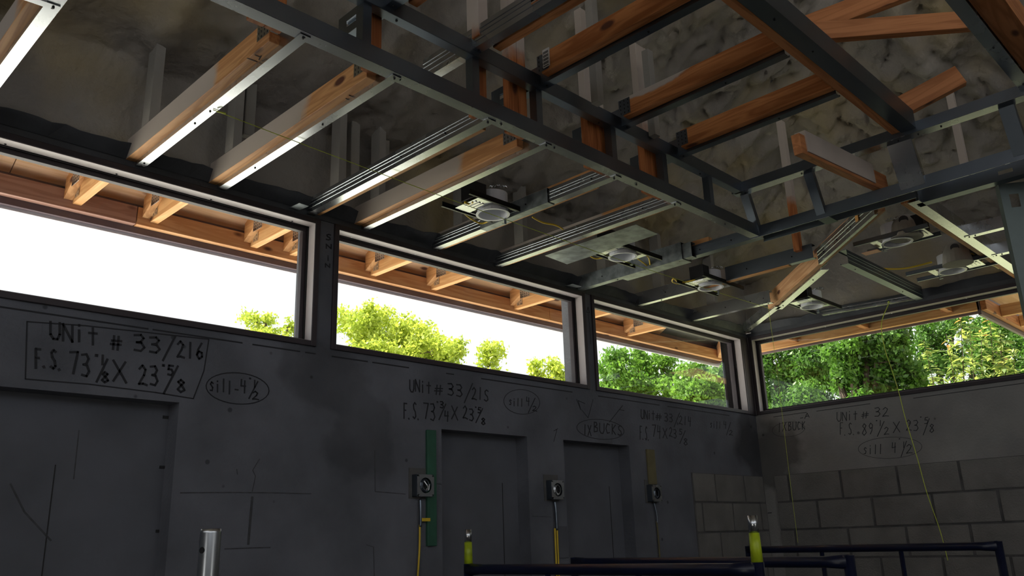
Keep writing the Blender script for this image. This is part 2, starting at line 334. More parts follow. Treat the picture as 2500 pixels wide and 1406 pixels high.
# ------------------------------------------------------------------ windows
def window(idx, axis, a0, a1, group=None):
    """axis 0: in the left wall (runs along x); axis 1: in the right wall (runs along y)"""
    def bx(mb, s0, s1, d0, d1, z0, z1):   # s along the wall, d outwards
        return mb.box((s0, d0, z0), (s1, d1, z1)) if axis == 0 else mb.box((d0, s0, z0), (d1, s1, z1))
    root = bpy.data.objects.new('window_%d' % idx, None); COL.objects.link(root); root['kind'] = 'structure'
    root.location = ((a0+a1)/2, 0, ZS) if axis == 0 else (0, (a0+a1)/2, ZS); root.empty_display_size = .1
    W_ = .026; D = .115
    for nm, r in [('jamb', (a0, a0+W_, ZS, ZT)), ('jamb', (a1-W_, a1, ZS, ZT)), ('head', (a0+W_, a1-W_, ZT-W_, ZT)), ('sill', (a0+W_, a1-W_, ZS, ZS+.024))]:
        o = bx(MB(), r[0], r[1], -.012, D, r[2], r[3]).build(nm, 'bronze', root, bevel=.0015)
    I = a0+W_; J = a1-W_; zb, zt = ZS+.024, ZT-W_
    for nm, r in [('lit_reveal_strip', (I, J, zt-.0015, zt)), ('lit_reveal_strip', (I, I+.0015, zb, zt-.0015)), ('lit_reveal_strip', (J-.0015, J, zb, zt-.0015)), ('lit_reveal_strip', (I, J, zb, zb+.0015))]:
        bx(MB(), r[0], r[1], -.008, .046, r[2], r[3]).build(nm, 'lit_reveal', root)  # thin added strips that carry the painted daylight on the reveals
    g = MB()
    for r in [(I, I+.006, zb, zt), (J-.006, J, zb, zt), (I, J, zt-.006, zt)]: bx(g, r[0], r[1], .048, .056, r[2], r[3])
    g.build('gasket', 'blackgasket', root)
    for nm, r in [('sash_rail', (I, J, zt-.026, zt)), ('sash_rail', (I, J, zb, zb+.022)), ('sash_stile', (I, I+.026, zb+.022, zt-.026)), ('sash_stile', (J-.026, J, zb+.022, zt-.026))]:
        bx(MB(), r[0], r[1], .060, .088, r[2], r[3]).build(nm, 'bronze', root, bevel=.001)
    bx(MB(), I+.02, J-.02, .072, .077, zb+.018, zt-.02).build('pane', 'glass', root)
    adopt(root)
    k = 5
    for i in range(k):
        s = I+.1+(J-I-.2)*i/(k-1)
        screw(root, (s, .035, zt) if axis == 0 else (.035, s, zt), (0, 0, -1), 'bright_screw' if idx > 1 else 'screw', .005)
    return root
for i, (a, b) in enumerate(WIN): window(i+1, 0, a, b)
window(4, 1, W4[0], W4[1]-.03)
# corner post between window_3 and window_4
cp = MB(); cp.box((-.093, -.012, ZS-.004), (.0, TH, ZT)); cp.box((-.0, -.02, ZS), (TH, .012, ZT)); cp.box((-.02, -.02, ZS-.004), (.0, -.0, ZT))
structure(cp.build('trim_1', 'bronze', None, bevel=.003))
# wall plate / membrane strip above the windows
tp = MB(); tp.box((-9.5, -.006, ZT), (0, TH, ZT+.032)); structure(tp.build('trim_2', 'tape'))
tp = MB(); tp.box((-.006, -8, ZT), (TH, -.006, ZT+.032)); structure(tp.build('trim_3', 'tape'))
# membrane lapped raggedly over the plate
def ragged(name, axis, s0, s1):
    mb = MB(); n = int((s1-s0)/.05); vs = []; fs = []
    for i in range(n+1):
        s = s0+(s1-s0)*i/n; h = .045+.03*noise.noise(Vector((s*3, 1, 0)))+.02*noise.noise(Vector((s*11, 2, 0)))
        y0, y1 = -.008, -.05-.03*noise.noise(Vector((s*2.3, 5, 0)))
        A = (s, y0, ZT+.03) if axis == 0 else (y0, s, ZT+.03); B = (s, y1, ZT+.034+h) if axis == 0 else (y1, s, ZT+.034+h)
        vs += [A, B]
        if i: fs.append((2*i-2, 2*i-1, 2*i+1, 2*i))
    mb.add(vs, fs); o = mb.build(name, 'tape'); sm = o.modifiers.new('s', 'SOLIDIFY'); sm.thickness = .004; return structure(o)
ragged('trim_4', 0, -7.0, -.05); ragged('trim_5', 1, -4.0, -.05)
# ------------------------------------------------------------------ spray foam roof underside
SL = .55
TRUSS_X = [-5.45, -4.885, -4.50, -4.0, -3.75, -3.25, -2.80, -2.08, -1.47, -.80]
def foam_h(x, y):
    dx, dy = -x, -y; d = min(dx, dy, 3.4)
    base = 3.27
    steep = .36*min(1, max(0, d)/.06)**.7
    z = base+steep+SL*max(0, d-.03)
    # ribs where rafters lie under the foam
    along = x if dy < dx else y
    rib = min(abs(along-t) for t in (TRUSS_X if dy < dx else [-.1, -.72, -1.35, -2.0, -2.7, -3.3]))
    amp = min(1, d/.5)
    z -= .055*math.exp(-(rib/.06)**2)*amp
    return z, d
def build_foam():
    def axis_pts(lo):
        p = [0, -.012, -.025, -.04, -.06]; v = -.06; st = .019
        while v > lo: v -= st; p.append(v); st = min(st*1.0+.00002, .05)
        return p
    xs = axis_pts(-8.6); ys = axis_pts(-6.5)
    vs = []; nx = len(xs); ny = len(ys)
    for y in ys:
        for x in xs:
            z, d = foam_h(x, y); a = min(1, .2+d/1.1)
            p = Vector((x*1.0, y*1.0, 0)); rough = .35+.65*max(0, min(1, (x+5.2)/2.6))
            w = noise.noise_vector(p*2.1)*.16+noise.noise_vector(p*7)*.05; q = p+w
            b1 = noise.voronoi(q*4.6)[0]; lump = (b1[1]-b1[0])
            b2 = noise.voronoi(q*11)[0]; lump2 = (b2[1]-b2[0])
            z -= a*((.05+.06*rough)*(min(lump, .35)-.2)+.05*rough*(min(lump2, .3)-.15))
            z += a*.10*noise.fractal(p*2.2, 1, 2, 5) + .022*rough*noise.fractal(p*13, .8, 2, 3)
            xx, yy = x, y
            if 0 < d < .1 and d < .07:
                k = .018*noise.noise(Vector((x*4, y*4, z*5)))
                if -y < -x: yy += k-.012
                else: xx += k-.012
            vs.append((xx, yy, z))
    fs = [(j*nx+i, (j+1)*nx+i, (j+1)*nx+i+1, j*nx+i+1) for j in range(ny-1) for i in range(nx-1)]
    mb = MB(); mb.v = vs; mb.f = fs; o = mb.build('ceiling', 'foam', None, smooth=True); return structure(o)
build_foam()
# roof deck outside, hipped, over walls and eaves
EO = .68
def deck(x, y): return 3.335+SL*min(EO-x, EO-y, 4.2)
rf = MB()
X1, Y1, X0, Y0 = EO, EO, -10.4, -8.9
def roofpoly(off):
    k = 3.5+EO
    return [(X0, Y1, deck(-5, Y1)+off), (X1, Y1, deck(X1, Y1)+off), (X1, -1.56, deck(X1, -1.5)+off), (X1, Y0, deck(X1, -1.5)+off), (X1-k, Y1-k, 3.335+SL*k+off), (X0, Y1-k, 3.335+SL*k+off), (X1-k, Y0, 3.335+SL*k+off), (X0, Y0, 3.335+SL*k+off)]
v = roofpoly(0)+roofpoly(.02); f1 = [(0, 5, 4, 1), (1, 4, 6, 3, 2), (5, 7, 6, 4)]
rf.add(v, f1+[tuple(i+8 for i in f[::-1]) for f in f1]+[(0, 1, 9, 8), (1, 2, 3, 11, 10, 9)])
structure(rf.build('roof', 'roof'))
# plywood soffit-side sheathing strips visible from below at the eaves
def sheet_run(axis, s0, s1, mt, name, lab):
    mb = MB(); 
    for d0, d1 in [(-.05, .64)]:
        if axis == 0: vs = [(s0, d0, 3.33+SL*(EO-d0)-.0), (s1, d0, 3.33+SL*(EO-d0)), (s1, d1, 3.33+SL*(EO-d1)), (s0, d1, 3.33+SL*(EO-d1))]
        else: vs = [(d0, s0, 3.33+SL*(EO-d0)), (d0, s1, 3.33+SL*(EO-d0)), (d1, s1, 3.33+SL*(EO-d1)), (d1, s0, 3.33+SL*(EO-d1))]
        vs2 = [(a, b, c-.015) for a, b, c in vs]
        mb.add(vs+vs2, [(0,1,2,3),(7,6,5,4),(0,4,5,1),(1,5,6,2),(2,6,7,3),(3,7,4,0)])
    return tag(mb.build(name, mt), lab, 'sheathing')
k = 0
xs = [-7.6, -6.38, -5.16, -3.94, -2.72, -1.5, -.28]
for a, b in zip(xs, xs[1:]):
    k += 1
    sheet_run(0, a+.002, b-.002, 'ply', 'plywood_sheet', ['plywood roof sheet far left over the eave outside the frame edge', 'plywood roof sheet over the left end of the large left window', 'plywood roof sheet over the right half of the large left window', 'plywood roof sheet above the left half of the middle window', 'plywood roof sheet above the right half of the middle window', 'plywood roof sheet above the third window beside the corner'][k-1])
# ------------------------------------------------------------------ eave boards
def board(name, mt, a, b, lab, cat, group=None):
    o = MB().box(a, b).build(name, mt, None, bevel=.0015); return tag(o, lab, cat, group)
board('sub_fascia', 'mauve', (-4.62+.0, .60, 3.222), (-7.6, .638, 3.311), 'inner eave board over the left window, mauve brown with an oval knot', 'eave board')
board('sub_fascia', 'woodXe', (-1.70, .60, 3.222), (-4.615, .638, 3.311), 'orange inner eave board seen through the middle window', 'eave board')
board('sub_fascia', 'woodXe', (.638, .60, 3.222), (-1.695, .638, 3.311), 'orange inner eave board ending at the roof corner above the third window', 'eave board')
board('fascia_board', 'fascia', (-7.6, .640, 3.19), (.66, .662, 3.36), 'dark purple outer fascia running along the left eave', 'fascia')
board('drip_edge', 'dripw', (-7.6, .663, 3.175), (.67, .672, 3.215), 'thin white metal drip edge under the left fascia', 'drip edge')
board('sub_fascia', 'woodYe', (.60, .598, 3.228), (.638, -1.56, 3.317), 'bright orange eave board crossing the right window above the foliage', 'eave board')
board('fascia_board', 'fascia', (.640, .66, 3.21), (.662, -1.56, 3.36), 'dark fascia behind the orange board over the right window', 'fascia')
# eave wing that turns outwards at the right
board('fascia_board', 'fascia', (.60, -1.545, 3.19), (3.2, -1.567, 3.37), 'mauve fascia running outwards at the right end of the right window', 'fascia')
board('sub_fascia', 'woodX', (.60, -1.570, 3.222), (3.2, -1.608, 3.311), 'brown eave board behind the outward running fascia on the right', 'eave board')
for i, xx in enumerate([.95, 1.45, 1.95, 2.5]):
    board('rafter_tail', 'woodYe', (xx, -1.61, 3.225), (xx+.038, -2.9, 3.312), ['first', 'second', 'third', 'fourth'][i]+' rafter tail of the far right eave wing beside the metal post', 'rafter tail')
wg = MB(); wg.add([(.3, -1.56, 3.36), (3.2, -1.56, 3.36), (3.2, -4, 4.6), (.3, -4, 4.6), (.3, -1.56, 3.38), (3.2, -1.56, 3.38), (3.2, -4, 4.62), (.3, -4, 4.62)], [(0,3,2,1),(4,5,6,7),(0,1,5,4),(1,2,6,5),(2,3,7,6),(3,0,4,7)])
tag(wg.build('plywood_sheet', 'ply'), 'plywood roof sheet of the outward wing at the far right', 'sheathing')
def plate(parent, name, org, ex, ey, w, h, t=.0012, mt='galv', teeth=True):
    """pressed truss plate with rows of slots"""
    ex, ey = Vector(ex), Vector(ey); n = ex.cross(ey).normalized(); org = Vector(org)
    o = MB().rect(org, org+n*t, ex, ey, 0, w, 0, h).build(name, mt, parent)
    if teeth:
        m_ = MB(); nx, ny = max(2, int(w/.018)), max(2, int(h/.016))
        for i in range(nx):
            for j in range(ny):
                c = org+ex*(w*(i+.5)/nx)+ey*(h*(j+.5)/ny)
                for s in (0,): m_.rect(c+n*(t-.0002), c+n*(t+.0006), ex, ey, -.0015, .0015, -.004, .004)
        t_ = m_.build('tooth_slots', 'screw', o); t_['kind'] = 'stuff'
        if parent and parent.location.length: o.matrix_parent_inverse = Matrix.Translation(-parent.location)
    return o
# ------------------------------------------------------------------ trusses over the left soffit
TW = [
 # x_left, soffit kind, label
 (-5.51, 'timber roof truss at the top left corner above the bright steel strip'),
 (-4.906, 'leftmost full timber truss, notched end and square knot, twine tied beside it'),
 (-4.555, 'second timber truss with a big dark knot near its notched end'),
 (-4.030, 'third timber truss, mostly hidden behind a ribbed steel stud'),
 (-3.800, 'timber truss with pencilled numbers on its lower edge, above the middle window'),
 (-3.262, 'timber truss behind the first downlight, steel stud screwed to its left'),
 (-2.800, 'timber truss over the two-track stud beside the loose sheet metal'),
 (-2.06, 'timber truss hidden behind the sheet-wrapped stud above the window post'),
 (-1.462, 'timber truss behind the third downlight'),
 (-.79, 'short timber jack truss nearest the room corner')]
WB = .038
for i, (xl, lab) in enumerate(TW):
    xr = xl+WB; zb = 3.249 if i in (0, 1, 2, 4) else 3.243
    t = empty('roof_truss', (xl+WB/2, -.6, zb), lab, 'roof truss')
    y_end = [-.93, -1.135, -1.165, -1.16, -1.14, -1.1, -1.13, -.95, -1.12, -.60][i]
    if i in (1, 2, 4):   # end notched around the connector plate
        mb = MB().prism([(.0, 0), (y_end, 0), (y_end, .036), (y_end+.065, .036), (y_end+.065, .089), (.0, .089)], (xl, 0, zb), (0, 1, 0), (0, 0, 1), (xr, 0, zb))
    else: mb = MB().box((xl, y_end, zb), (xr, .0, zb+.089))
    mb.build('bottom_chord', 'woodY', t, bevel=.0015)
    MB().box((xl, .001, zb-.002), (xr, .60, zb+.089)).build('rafter_tail', 'woodYe', t, bevel=.0015)
    if i in (1, 2, 4): plate(t, 'gusset_plate', (xl-.0015, y_end+.075, zb+.03), (0, -1, 0), (0, 0, 1), .075, .07)
    # sloping top chord that carries the deck, tail reaching the fascia
    top = MB(); x2 = xl-.0385 if i not in (3,) else xl-.0385
    ya, yb = .598, -.04
    za, zb2 = 3.335+SL*(EO-ya)-.018, 3.335+SL*(EO-yb)-.018
    xt0 = xl-.001
    top.add([(xt0-WB, ya, za-.10), (xt0, ya, za-.10), (xt0, yb, zb2-.10), (xt0-WB, yb, zb2-.10), (xt0-WB, ya, za), (xt0, ya, za), (xt0, yb, zb2), (xt0-WB, yb, zb2)], [(0,3,2,1),(4,5,6,7),(0,1,5,4),(1,2,6,5),(2,3,7,6),(3,0,4,7)])
    top.build('top_chord', 'woodYn', t)
    plate(t, 'tail_plate', (xt0-WB-.0015, .50, za-.075), (0, -1, 0), (0, 0, 1), .09, .065)
    plate(t, 'tail_plate', (xl-.0015, .57, zb+.015), (0, -1, 0), (0, 0, 1), .05, .06)
    MB().box((xl, -.14, zb+.0895), (xr, -.21, 3.98)).build('heel_web', 'foamv', t)
    adopt(t)
# upright webs seen above the lower rail
UP = [(a_*1.0, b_, k_) for a_, b_, k_ in [(-5.06, -4.955, 2), (-4.665, -4.61, 1), (-4.20, -4.14, 1), (-4.02, -3.93, 2), (-3.565, -3.45, 2), (-3.17, -3.04, 2)]]
UP = [(CAM.x+(a_-CAM.x)*(1.195-3.249)/(1.31-3.249), CAM.x+(b_-CAM.x)*(1.195-3.249)/(1.31-3.249), k_) for a_, b_, k_ in UP]
nm = ['far left', 'beside the first slotted stud end', 'behind the first upright steel stud', 'with a scorched dark grain beside a barcode tag', 'wide and orange behind the second rail post', 'wide and orange nearest the tray corner']
for i, (a, b, k) in enumerate(UP):
    t = empty('truss_upright', ((a+b)/2, -1.34, 3.3), 'orange timber upright '+nm[i]+' above the lower rail', 'truss upright')
    w = (b-a)
    if k == 2:
        MB().box((a, -1.17, 3.26), (a+w*.49, -1.208, 4.05)).build('timber', 'woodZ', t, bevel=.0015); MB().box((a+w*.51, -1.172, 3.26), (b, -1.210, 4.05)).build('timber', 'woodZ', t, bevel=.0015)
    else: MB().box((a, -1.17, 3.26), (b, -1.208, 4.05)).build('timber', 'woodZ', t, bevel=.0015)
    adopt(t)
# ------------------------------------------------------------------ steel members
def channel(name, p0, p1, side, h=.064, fl=.036, lip=.007, mt='galv', ribs=False, holes=(), screws=(), label='', cat='steel stud', group=None, ups=(0, 0, 1), t=.0012, botholes=False, web_screws=(), parent=None):
    """C section: web in the plane side=0, flanges towards +side at the bottom and the top"""
    p0, p1 = Vector(p0), Vector(p1); side = Vector(side).normalized(); up = Vector(ups); L = (p1-p0).length; d = (p1-p0)/L
    root = parent or empty(name, (p0+p1)/2, label, cat, group)
    mb = MB()
    cuts = sorted(holes); s = 0
    for c in cuts:
        a, b = c-.03, c+.03
        mb.rect(p0+d*s, p0+d*a, side, up, 0, t, 0, h); mb.rect(p0+d*a, p0+d*b, side, up, 0, t, 0, h*.36); mb.rect(p0+d*a, p0+d*b, side, up, 0, t, h*.64, h); s = b
    mb.rect(p0+d*s, p1, side, up, 0, t, 0, h)
    if ribs:
        for z in (.30, .58, .78): mb.rect(p0, p1, side, up, -.0022, 0, h*z-.0022, h*z+.0022)
    mb.build('web', mt, root)
    f = MB(); f.rect(p0, p1, side, up, 0, fl, -t, 0); f.rect(p0, p1, side, up, fl-t, fl, 0, lip)
    f.build('bottom_flange', mt, root)
    if not ribs or True:
        f = MB(); f.rect(p0, p1, side, up, 0, fl, h, h+t); f.rect(p0, p1, side, up, fl-t, fl, h-lip, h); f.build('top_flange', mt, root)
    adopt(root)
    for sc in screws: screw(root, p0+d*sc+side*fl*.5-up*t, -up)
    for sc in web_screws: screw(root, p0+d*sc+up*h*.45-side*.0005, -side)
    return root
Z = 3.230
channel('steel_stud', (-5.478, -.0, Z), (-5.478, -1.22, Z), (1, 0, 0), fl=.04, label='brightly lit steel strip crossing the top left corner', screws=(.3, .9))
channel('steel_stud', (-4.870, -.012, Z), (-4.870, -1.262, Z), (1, 0, 0), screws=(.05, .5, .62, 1.235), label='white-lit steel strip beside the leftmost full truss, twine tied to it')
channel('steel_stud', (-4.519, -.012, Z), (-4.519, -1.262, Z), (1, 0, 0), screws=(.3, .8, 1.235), label='lit steel strip beside the truss with the big dark knot')
channel('steel_stud', (-4.072, -.012, Z), (-4.072, -1.255, Z), (1, 0, 0), h=.072, fl=.041, ribs=True, web_screws=(.25, .45, .72, 1.0), screws=(1.22,), label='ribbed steel stud with shiny grooves left of the pencilled truss')
channel('steel_stud', (-3.762, -.012, Z), (-3.762, -1.262, Z), (1, 0, 0), screws=(1.235,), label='steel strip under the truss with pencilled numbers')
channel('steel_stud', (-3.305, -.012, Z), (-3.305, -.42, Z), (1, 0, 0), h=.064, fl=.041, ribs=True, web_screws=(.15, .3), label='short ribbed stud end on the wall side of the first downlight')
channel('steel_track', (-3.313, -.40, Z-.003), (-3.313, -.86, Z-.003), (1, 0, 0), h=.072, fl=.048, mt='spray_metal', web_screws=(.25, .32), label='dull track sleeve joining two ribbed studs at the first downlight', cat='steel track')
channel('steel_stud', (-3.305, -.82, Z), (-3.305, -1.255, Z), (1, 0, 0), h=.064, fl=.041, ribs=True, web_screws=(.12, .3), screws=(.41,), label='ribbed stud between the first downlight and the lower rail')
channel('steel_stud', (-2.842, -.012, Z), (-2.842, -1.255, Z), (1, 0, 0), h=.064, fl=.041, ribs=True, web_screws=(.2, .42, .62, .85, 1.05), screws=(1.22,), label='ribbed steel stud right beside the loose sheet metal')
channel('steel_track', (-2.105, -.012, Z), (-2.105, -.86, Z), (1, 0, 0), h=.085, fl=.045, mt='spray_metal', screws=(.3, .75), web_screws=(.2, .5), label='sheet-wrapped steel track running from the window post to the tray', cat='steel track')
channel('steel_track', (-2.112, -.34, Z-.003), (-2.112, -.80, Z-.003), (1, 0, 0), h=.10, fl=.095, mt='spray_metal', label='frosted splice sleeve on the track beside the second downlight', cat='steel track')
channel('steel_track', (-2.08, -.80, Z+.006), (-2.08, -1.27, Z+.006), (1, 0, 0), h=.06, fl=.05, ribs=True, mt='galvd', web_screws=(.1, .3), label='dark ribbed track end meeting the tray corner', cat='steel track')
channel('steel_stud', (-1.500, -.012, Z), (-1.500, -.49, Z), (1, 0, 0), h=.085, fl=.040, web_screws=(.25, .45), screws=(.2,), mt='galv', label='deep steel stud between the window post and the third downlight')
channel('steel_stud', (-1.47, -.70, Z+.02), (-1.47, -1.28, Z+.02), (1, 0, 0), h=.085, fl=.040, web_screws=(.15, .45), mt='galvd', label='dark steel stud between the third downlight and the hip timber')
channel('steel_stud', (-.832, -.012, Z), (-.832, -.66, Z), (1, 0, 0), h=.085, fl=.040, web_screws=(.15, .3, .5, .6), screws=(.62,), label='deep steel stud butting the hip timber nearest the corner')
channel('steel_stud', at(25, -12, 2, 3.2265), at(131, 24, 2, 3.2265), (.3, -.95, 0), h=.03, fl=.03, screws=(.1,), label='short bright cross piece bolted at the very top left corner')
# hip member running diagonally from the corner
hd = Vector((-1, -1, 0)).normalized(); hs = Vector((1, -1, 0)).normalized()
hroot = empty('hip_truss', (-1.05, -1.0, 3.24), 'diagonal hip timber rising out of the room corner, stained pine', 'hip truss')
A, B = Vector((-.62, -.55, 3.238)), Vector((-1.93, -1.86, 3.238))
ch = MB().box((0, -.019, 0), ((B-A).length, .019, .105)).build('chord', 'woodH', hroot, bevel=.002); ch.matrix_basis = Matrix(((hd.x, hs.x, 0, A.x), (hd.y, hs.y, 0, A.y), (0, 0, 1, A.z), (0, 0, 0, 1)))
plate(hroot, 'gusset_plate', (-1.12, -1.055+.0, 3.30), tuple(hd), (0, 0, 1), .12, .085)
adopt(hroot)
channel('steel_stud', A+hs*.0+Vector((.42, .46, -.008)), A+Vector((-.07, -.07, -.008)), hs, h=.064, fl=.045, label='short bright diagonal strip ending at the room corner', screws=(.1,))
channel('steel_stud', A+hs*.021+Vector((-.02, -.02, -.008)), A+hs*.021+Vector((-.66, -.66, -.008)), hs, h=.05, fl=.05, label='bright diagonal strip along the underside of the hip timber', screws=(.1, .7))
channel('steel_stud', Vector((-1.40, -1.275, 3.224)), Vector((-1.955, -1.83, 3.224)), hs, h=.095, fl=.018, ribs=True, web_screws=(.1, .3, .5, .72), label='wide shiny diagonal stud with an orange sticker under the hip timber')
st = MB().rect(Vector((-1.81, -1.681, 3.262))-hs*.002, Vector((-1.81, -1.681, 3.262))+hs*0, hd, (0, 0, 1), 0, .035, 0, .035).build('paper_sticker', mat('orange_paper', (.75, .38, .12), .8))
tag(st, 'small orange paper sticker on the shiny diagonal stud', 'sticker')
# jack framing towards the right wall
channel('steel_stud', (-1.26, -1.395, Z), (-.05, -1.395, Z), (0, 1, 0), h=.085, fl=.05, ribs=True, mt='galvd', screws=(.15, .9), label='dark stud with a white-lit lower flange running to the right window')
channel('steel_stud', (-.15, -.72, Z+.004), (-.05, -1.335, Z+.004), (-1, 0, 0), h=.03, fl=.03, label='thin bright angle lying along the head of the right window')
jt = empty('roof_truss', (-1.1, -1.97, 3.25), 'brown timber chord crossing to the right window beside two downlights', 'roof truss')
MB().box((-1.93, -1.992, 3.245), (.60, -1.954, 3.334)).build('bottom_chord', 'woodX', jt, bevel=.0015); adopt(jt)
channel('steel_stud', (-1.96, -2.048, Z), (-.05, -2.048, Z), (0, 1, 0), h=.07, fl=.052, mt='galv', screws=(.07, .75, 1.25), label='long steel stud under the brown chord on the right')
for xx, lab in [(-1.22, 'first short cross stud between the right stud and the metal post'), (-.74, 'second short cross stud between the right stud and the metal post')]:
    channel('steel_stud', (xx, -2.02, Z-.003), (xx, -3.2, Z-.003), (1, 0, 0), h=.064, fl=.045, screws=(.02, .05), mt='galv', label=lab)
# jack truss chords to the right wall, with tails outside
for i, yy in enumerate([-.13, -.735, -1.362]):
    t = empty('roof_truss', (.2, yy, 3.25), ['jack truss tail nearest the corner over the right window', 'middle jack truss tail over the right window', 'jack truss tail at the right end of the orange eave board'][i], 'roof truss')
    MB().box((.0, yy-.019, 3.249), (.60, yy+.019, 3.338)).build('bottom_chord', 'woodX', t)
    tp_ = MB(); ya, yb = .598, -.04
    za, zb2 = 3.335+SL*(EO-ya)-.018, 3.335+SL*(EO-yb)-.018; y0, y1 = yy+.02, yy+.058
    tp_.add([(ya, y0, za-.1), (yb, y0, zb2-.1), (yb, y1, zb2-.1), (ya, y1, za-.1), (ya, y0, za), (yb, y0, zb2), (yb, y1, zb2), (ya, y1, za)], [(0,1,2,3),(7,6,5,4),(0,4,5,1),(1,5,6,2),(2,6,7,3),(3,7,4,0)])
    tp_.build('top_chord', 'woodX', t); adopt(t)
hip = MB(); hip.add([(.598, .598, 3.235), (.545, .598, 3.235), (.06, .113, 3.50), (.113, .06, 3.50), (.598, .598, 3.34), (.545, .598, 3.34), (.06, .113, 3.60), (.113, .06, 3.60)], [(0,1,2,3),(7,6,5,4),(0,4,5,1),(1,5,6,2),(2,6,7,3),(3,7,4,0)])
tag(hip.build('hip_rafter', 'woodXe'), 'hip rafter meeting the outer roof corner beyond the third window', 'rafter')
# ------------------------------------------------------------------ tray frame: rails and posts
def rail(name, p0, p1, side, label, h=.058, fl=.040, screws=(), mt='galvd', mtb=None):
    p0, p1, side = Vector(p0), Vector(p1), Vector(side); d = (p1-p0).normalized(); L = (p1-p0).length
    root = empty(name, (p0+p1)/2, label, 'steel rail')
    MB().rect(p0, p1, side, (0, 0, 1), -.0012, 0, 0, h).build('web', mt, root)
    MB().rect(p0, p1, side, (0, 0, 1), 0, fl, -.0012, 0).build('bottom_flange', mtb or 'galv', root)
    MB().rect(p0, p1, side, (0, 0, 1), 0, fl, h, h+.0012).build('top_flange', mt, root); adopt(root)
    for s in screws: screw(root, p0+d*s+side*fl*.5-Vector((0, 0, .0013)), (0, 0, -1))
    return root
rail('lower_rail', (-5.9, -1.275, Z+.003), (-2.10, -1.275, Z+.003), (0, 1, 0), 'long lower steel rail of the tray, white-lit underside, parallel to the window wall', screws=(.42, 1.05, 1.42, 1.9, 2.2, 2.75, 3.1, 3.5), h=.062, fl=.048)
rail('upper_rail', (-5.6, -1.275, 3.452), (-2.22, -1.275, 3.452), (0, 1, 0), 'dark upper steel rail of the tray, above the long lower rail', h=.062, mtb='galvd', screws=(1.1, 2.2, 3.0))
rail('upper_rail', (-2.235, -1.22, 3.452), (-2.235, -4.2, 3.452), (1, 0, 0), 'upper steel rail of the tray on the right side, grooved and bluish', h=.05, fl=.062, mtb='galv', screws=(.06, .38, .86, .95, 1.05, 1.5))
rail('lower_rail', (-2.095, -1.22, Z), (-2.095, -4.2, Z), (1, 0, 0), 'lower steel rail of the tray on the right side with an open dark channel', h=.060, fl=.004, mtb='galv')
channel('steel_track', (-2.0, -1.25, Z), (-2.0, -2.05, Z), (-1, 0, 0), h=.06, fl=.006, lip=.001, mt='galvd', label='back leg of the right lower rail with a cross clip', cat='steel track')
MBc = MB().box((-2.09, -1.60, Z-.002), (-1.99, -1.66, Z)).build('cross_clip', 'galvd'); tag(MBc, 'small flat clip bridging the open channel of the right lower rail', 'clip')
channel('steel_track', (-1.915, -2.02, Z), (-1.915, -4.2, Z), (1, 0, 0), h=.07, fl=.055, mt='galvd', holes=(.4,), label='outer steel track with a slot, parallel to the right lower rail', cat='steel track')
posts = [(at(887, 80, 1, -1.245).x, -1.27, 'first dark steel post between the tray rails, beside the slotted stud end'), (at(1153, 200, 1, -1.245).x, -1.27, 'steel post between the tray rails at the ribbed stud'), (at(1308, 270, 1, -1.245).x, -1.27, 'narrow ribbed post between the tray rails beside the barcode tag'), (at(1490, 350, 1, -1.245).x, -1.27, 'steel post between the tray rails in the middle of the long side'), (at(1617, 430, 1, -1.245).x, -1.27, 'steel post between the tray rails beside the wide orange upright'), (at(1733, 510, 1, -1.245).x, -1.27, 'short dark steel post just left of the tray corner')]
for x, y, lab in posts:
    t = empty('steel_post', (x, y, Z+.06), lab, 'steel post')
    a = MB(); a.box((x-.016, y+.006, Z+.01), (x-.015, y+.042, 3.50)); a.build('web', 'galvd', t)
    a = MB(); a.box((x-.016, y+.005, Z+.01), (x+.018, y+.006, 3.50)); a.box((x-.016, y+.041, Z+.01), (x+.018, y+.042, 3.50)); a.build('flange', 'galvd', t); adopt(t)
# corner posts and posts on the right side
for (y0, y1, lab, mt_) in [(-1.24, -1.285, 'steel post at the inner corner of the tray', 'galvd'), (-1.60, -1.645, 'steel post on the right side of the tray between corner and hip', 'galvd'), (-2.02, -2.13, 'broad shiny sheet-steel post where the girder meets the right rail', 'galv'), (-2.50, -2.56, 'dull steel post at the right edge between the tray rails', 'galvd')]:
    t = empty('steel_post', (-2.16, (y0+y1)/2, Z), lab, 'steel post')
    b0, b1 = Vector((-2.098, y0, Z+.02)), Vector((-2.205, y0, 3.50)); wv = Vector((0, y1-y0, 0))
    a = MB(); a.add([b0, b0+wv, b1+wv, b1, b0+Vector((.0015, 0, 0)), b0+wv+Vector((.0015, 0, 0)), b1+wv+Vector((.0015, 0, 0)), b1+Vector((.0015, 0, 0))], [(0,3,2,1),(4,5,6,7),(0,1,5,4),(1,2,6,5),(2,3,7,6),(3,0,4,7)]); a.build('web', mt_, t)
    a = MB(); c = Vector((.035, 0, 0))
    for w_ in (Vector((0, 0, 0)), wv): a.add([b0+w_, b0+w_+c, b1+w_+c, b1+w_, b0+w_*.99+Vector((0, .001, 0)), b0+w_*.99+c+Vector((0, .001, 0)), b1+w_*.99+c+Vector((0, .001, 0)), b1+w_*.99+Vector((0, .001, 0))], [(0,1,2,3),(7,6,5,4),(0,4,5,1),(1,5,6,2),(2,6,7,3),(3,7,4,0)])
    a.build('flange', mt_, t); adopt(t)
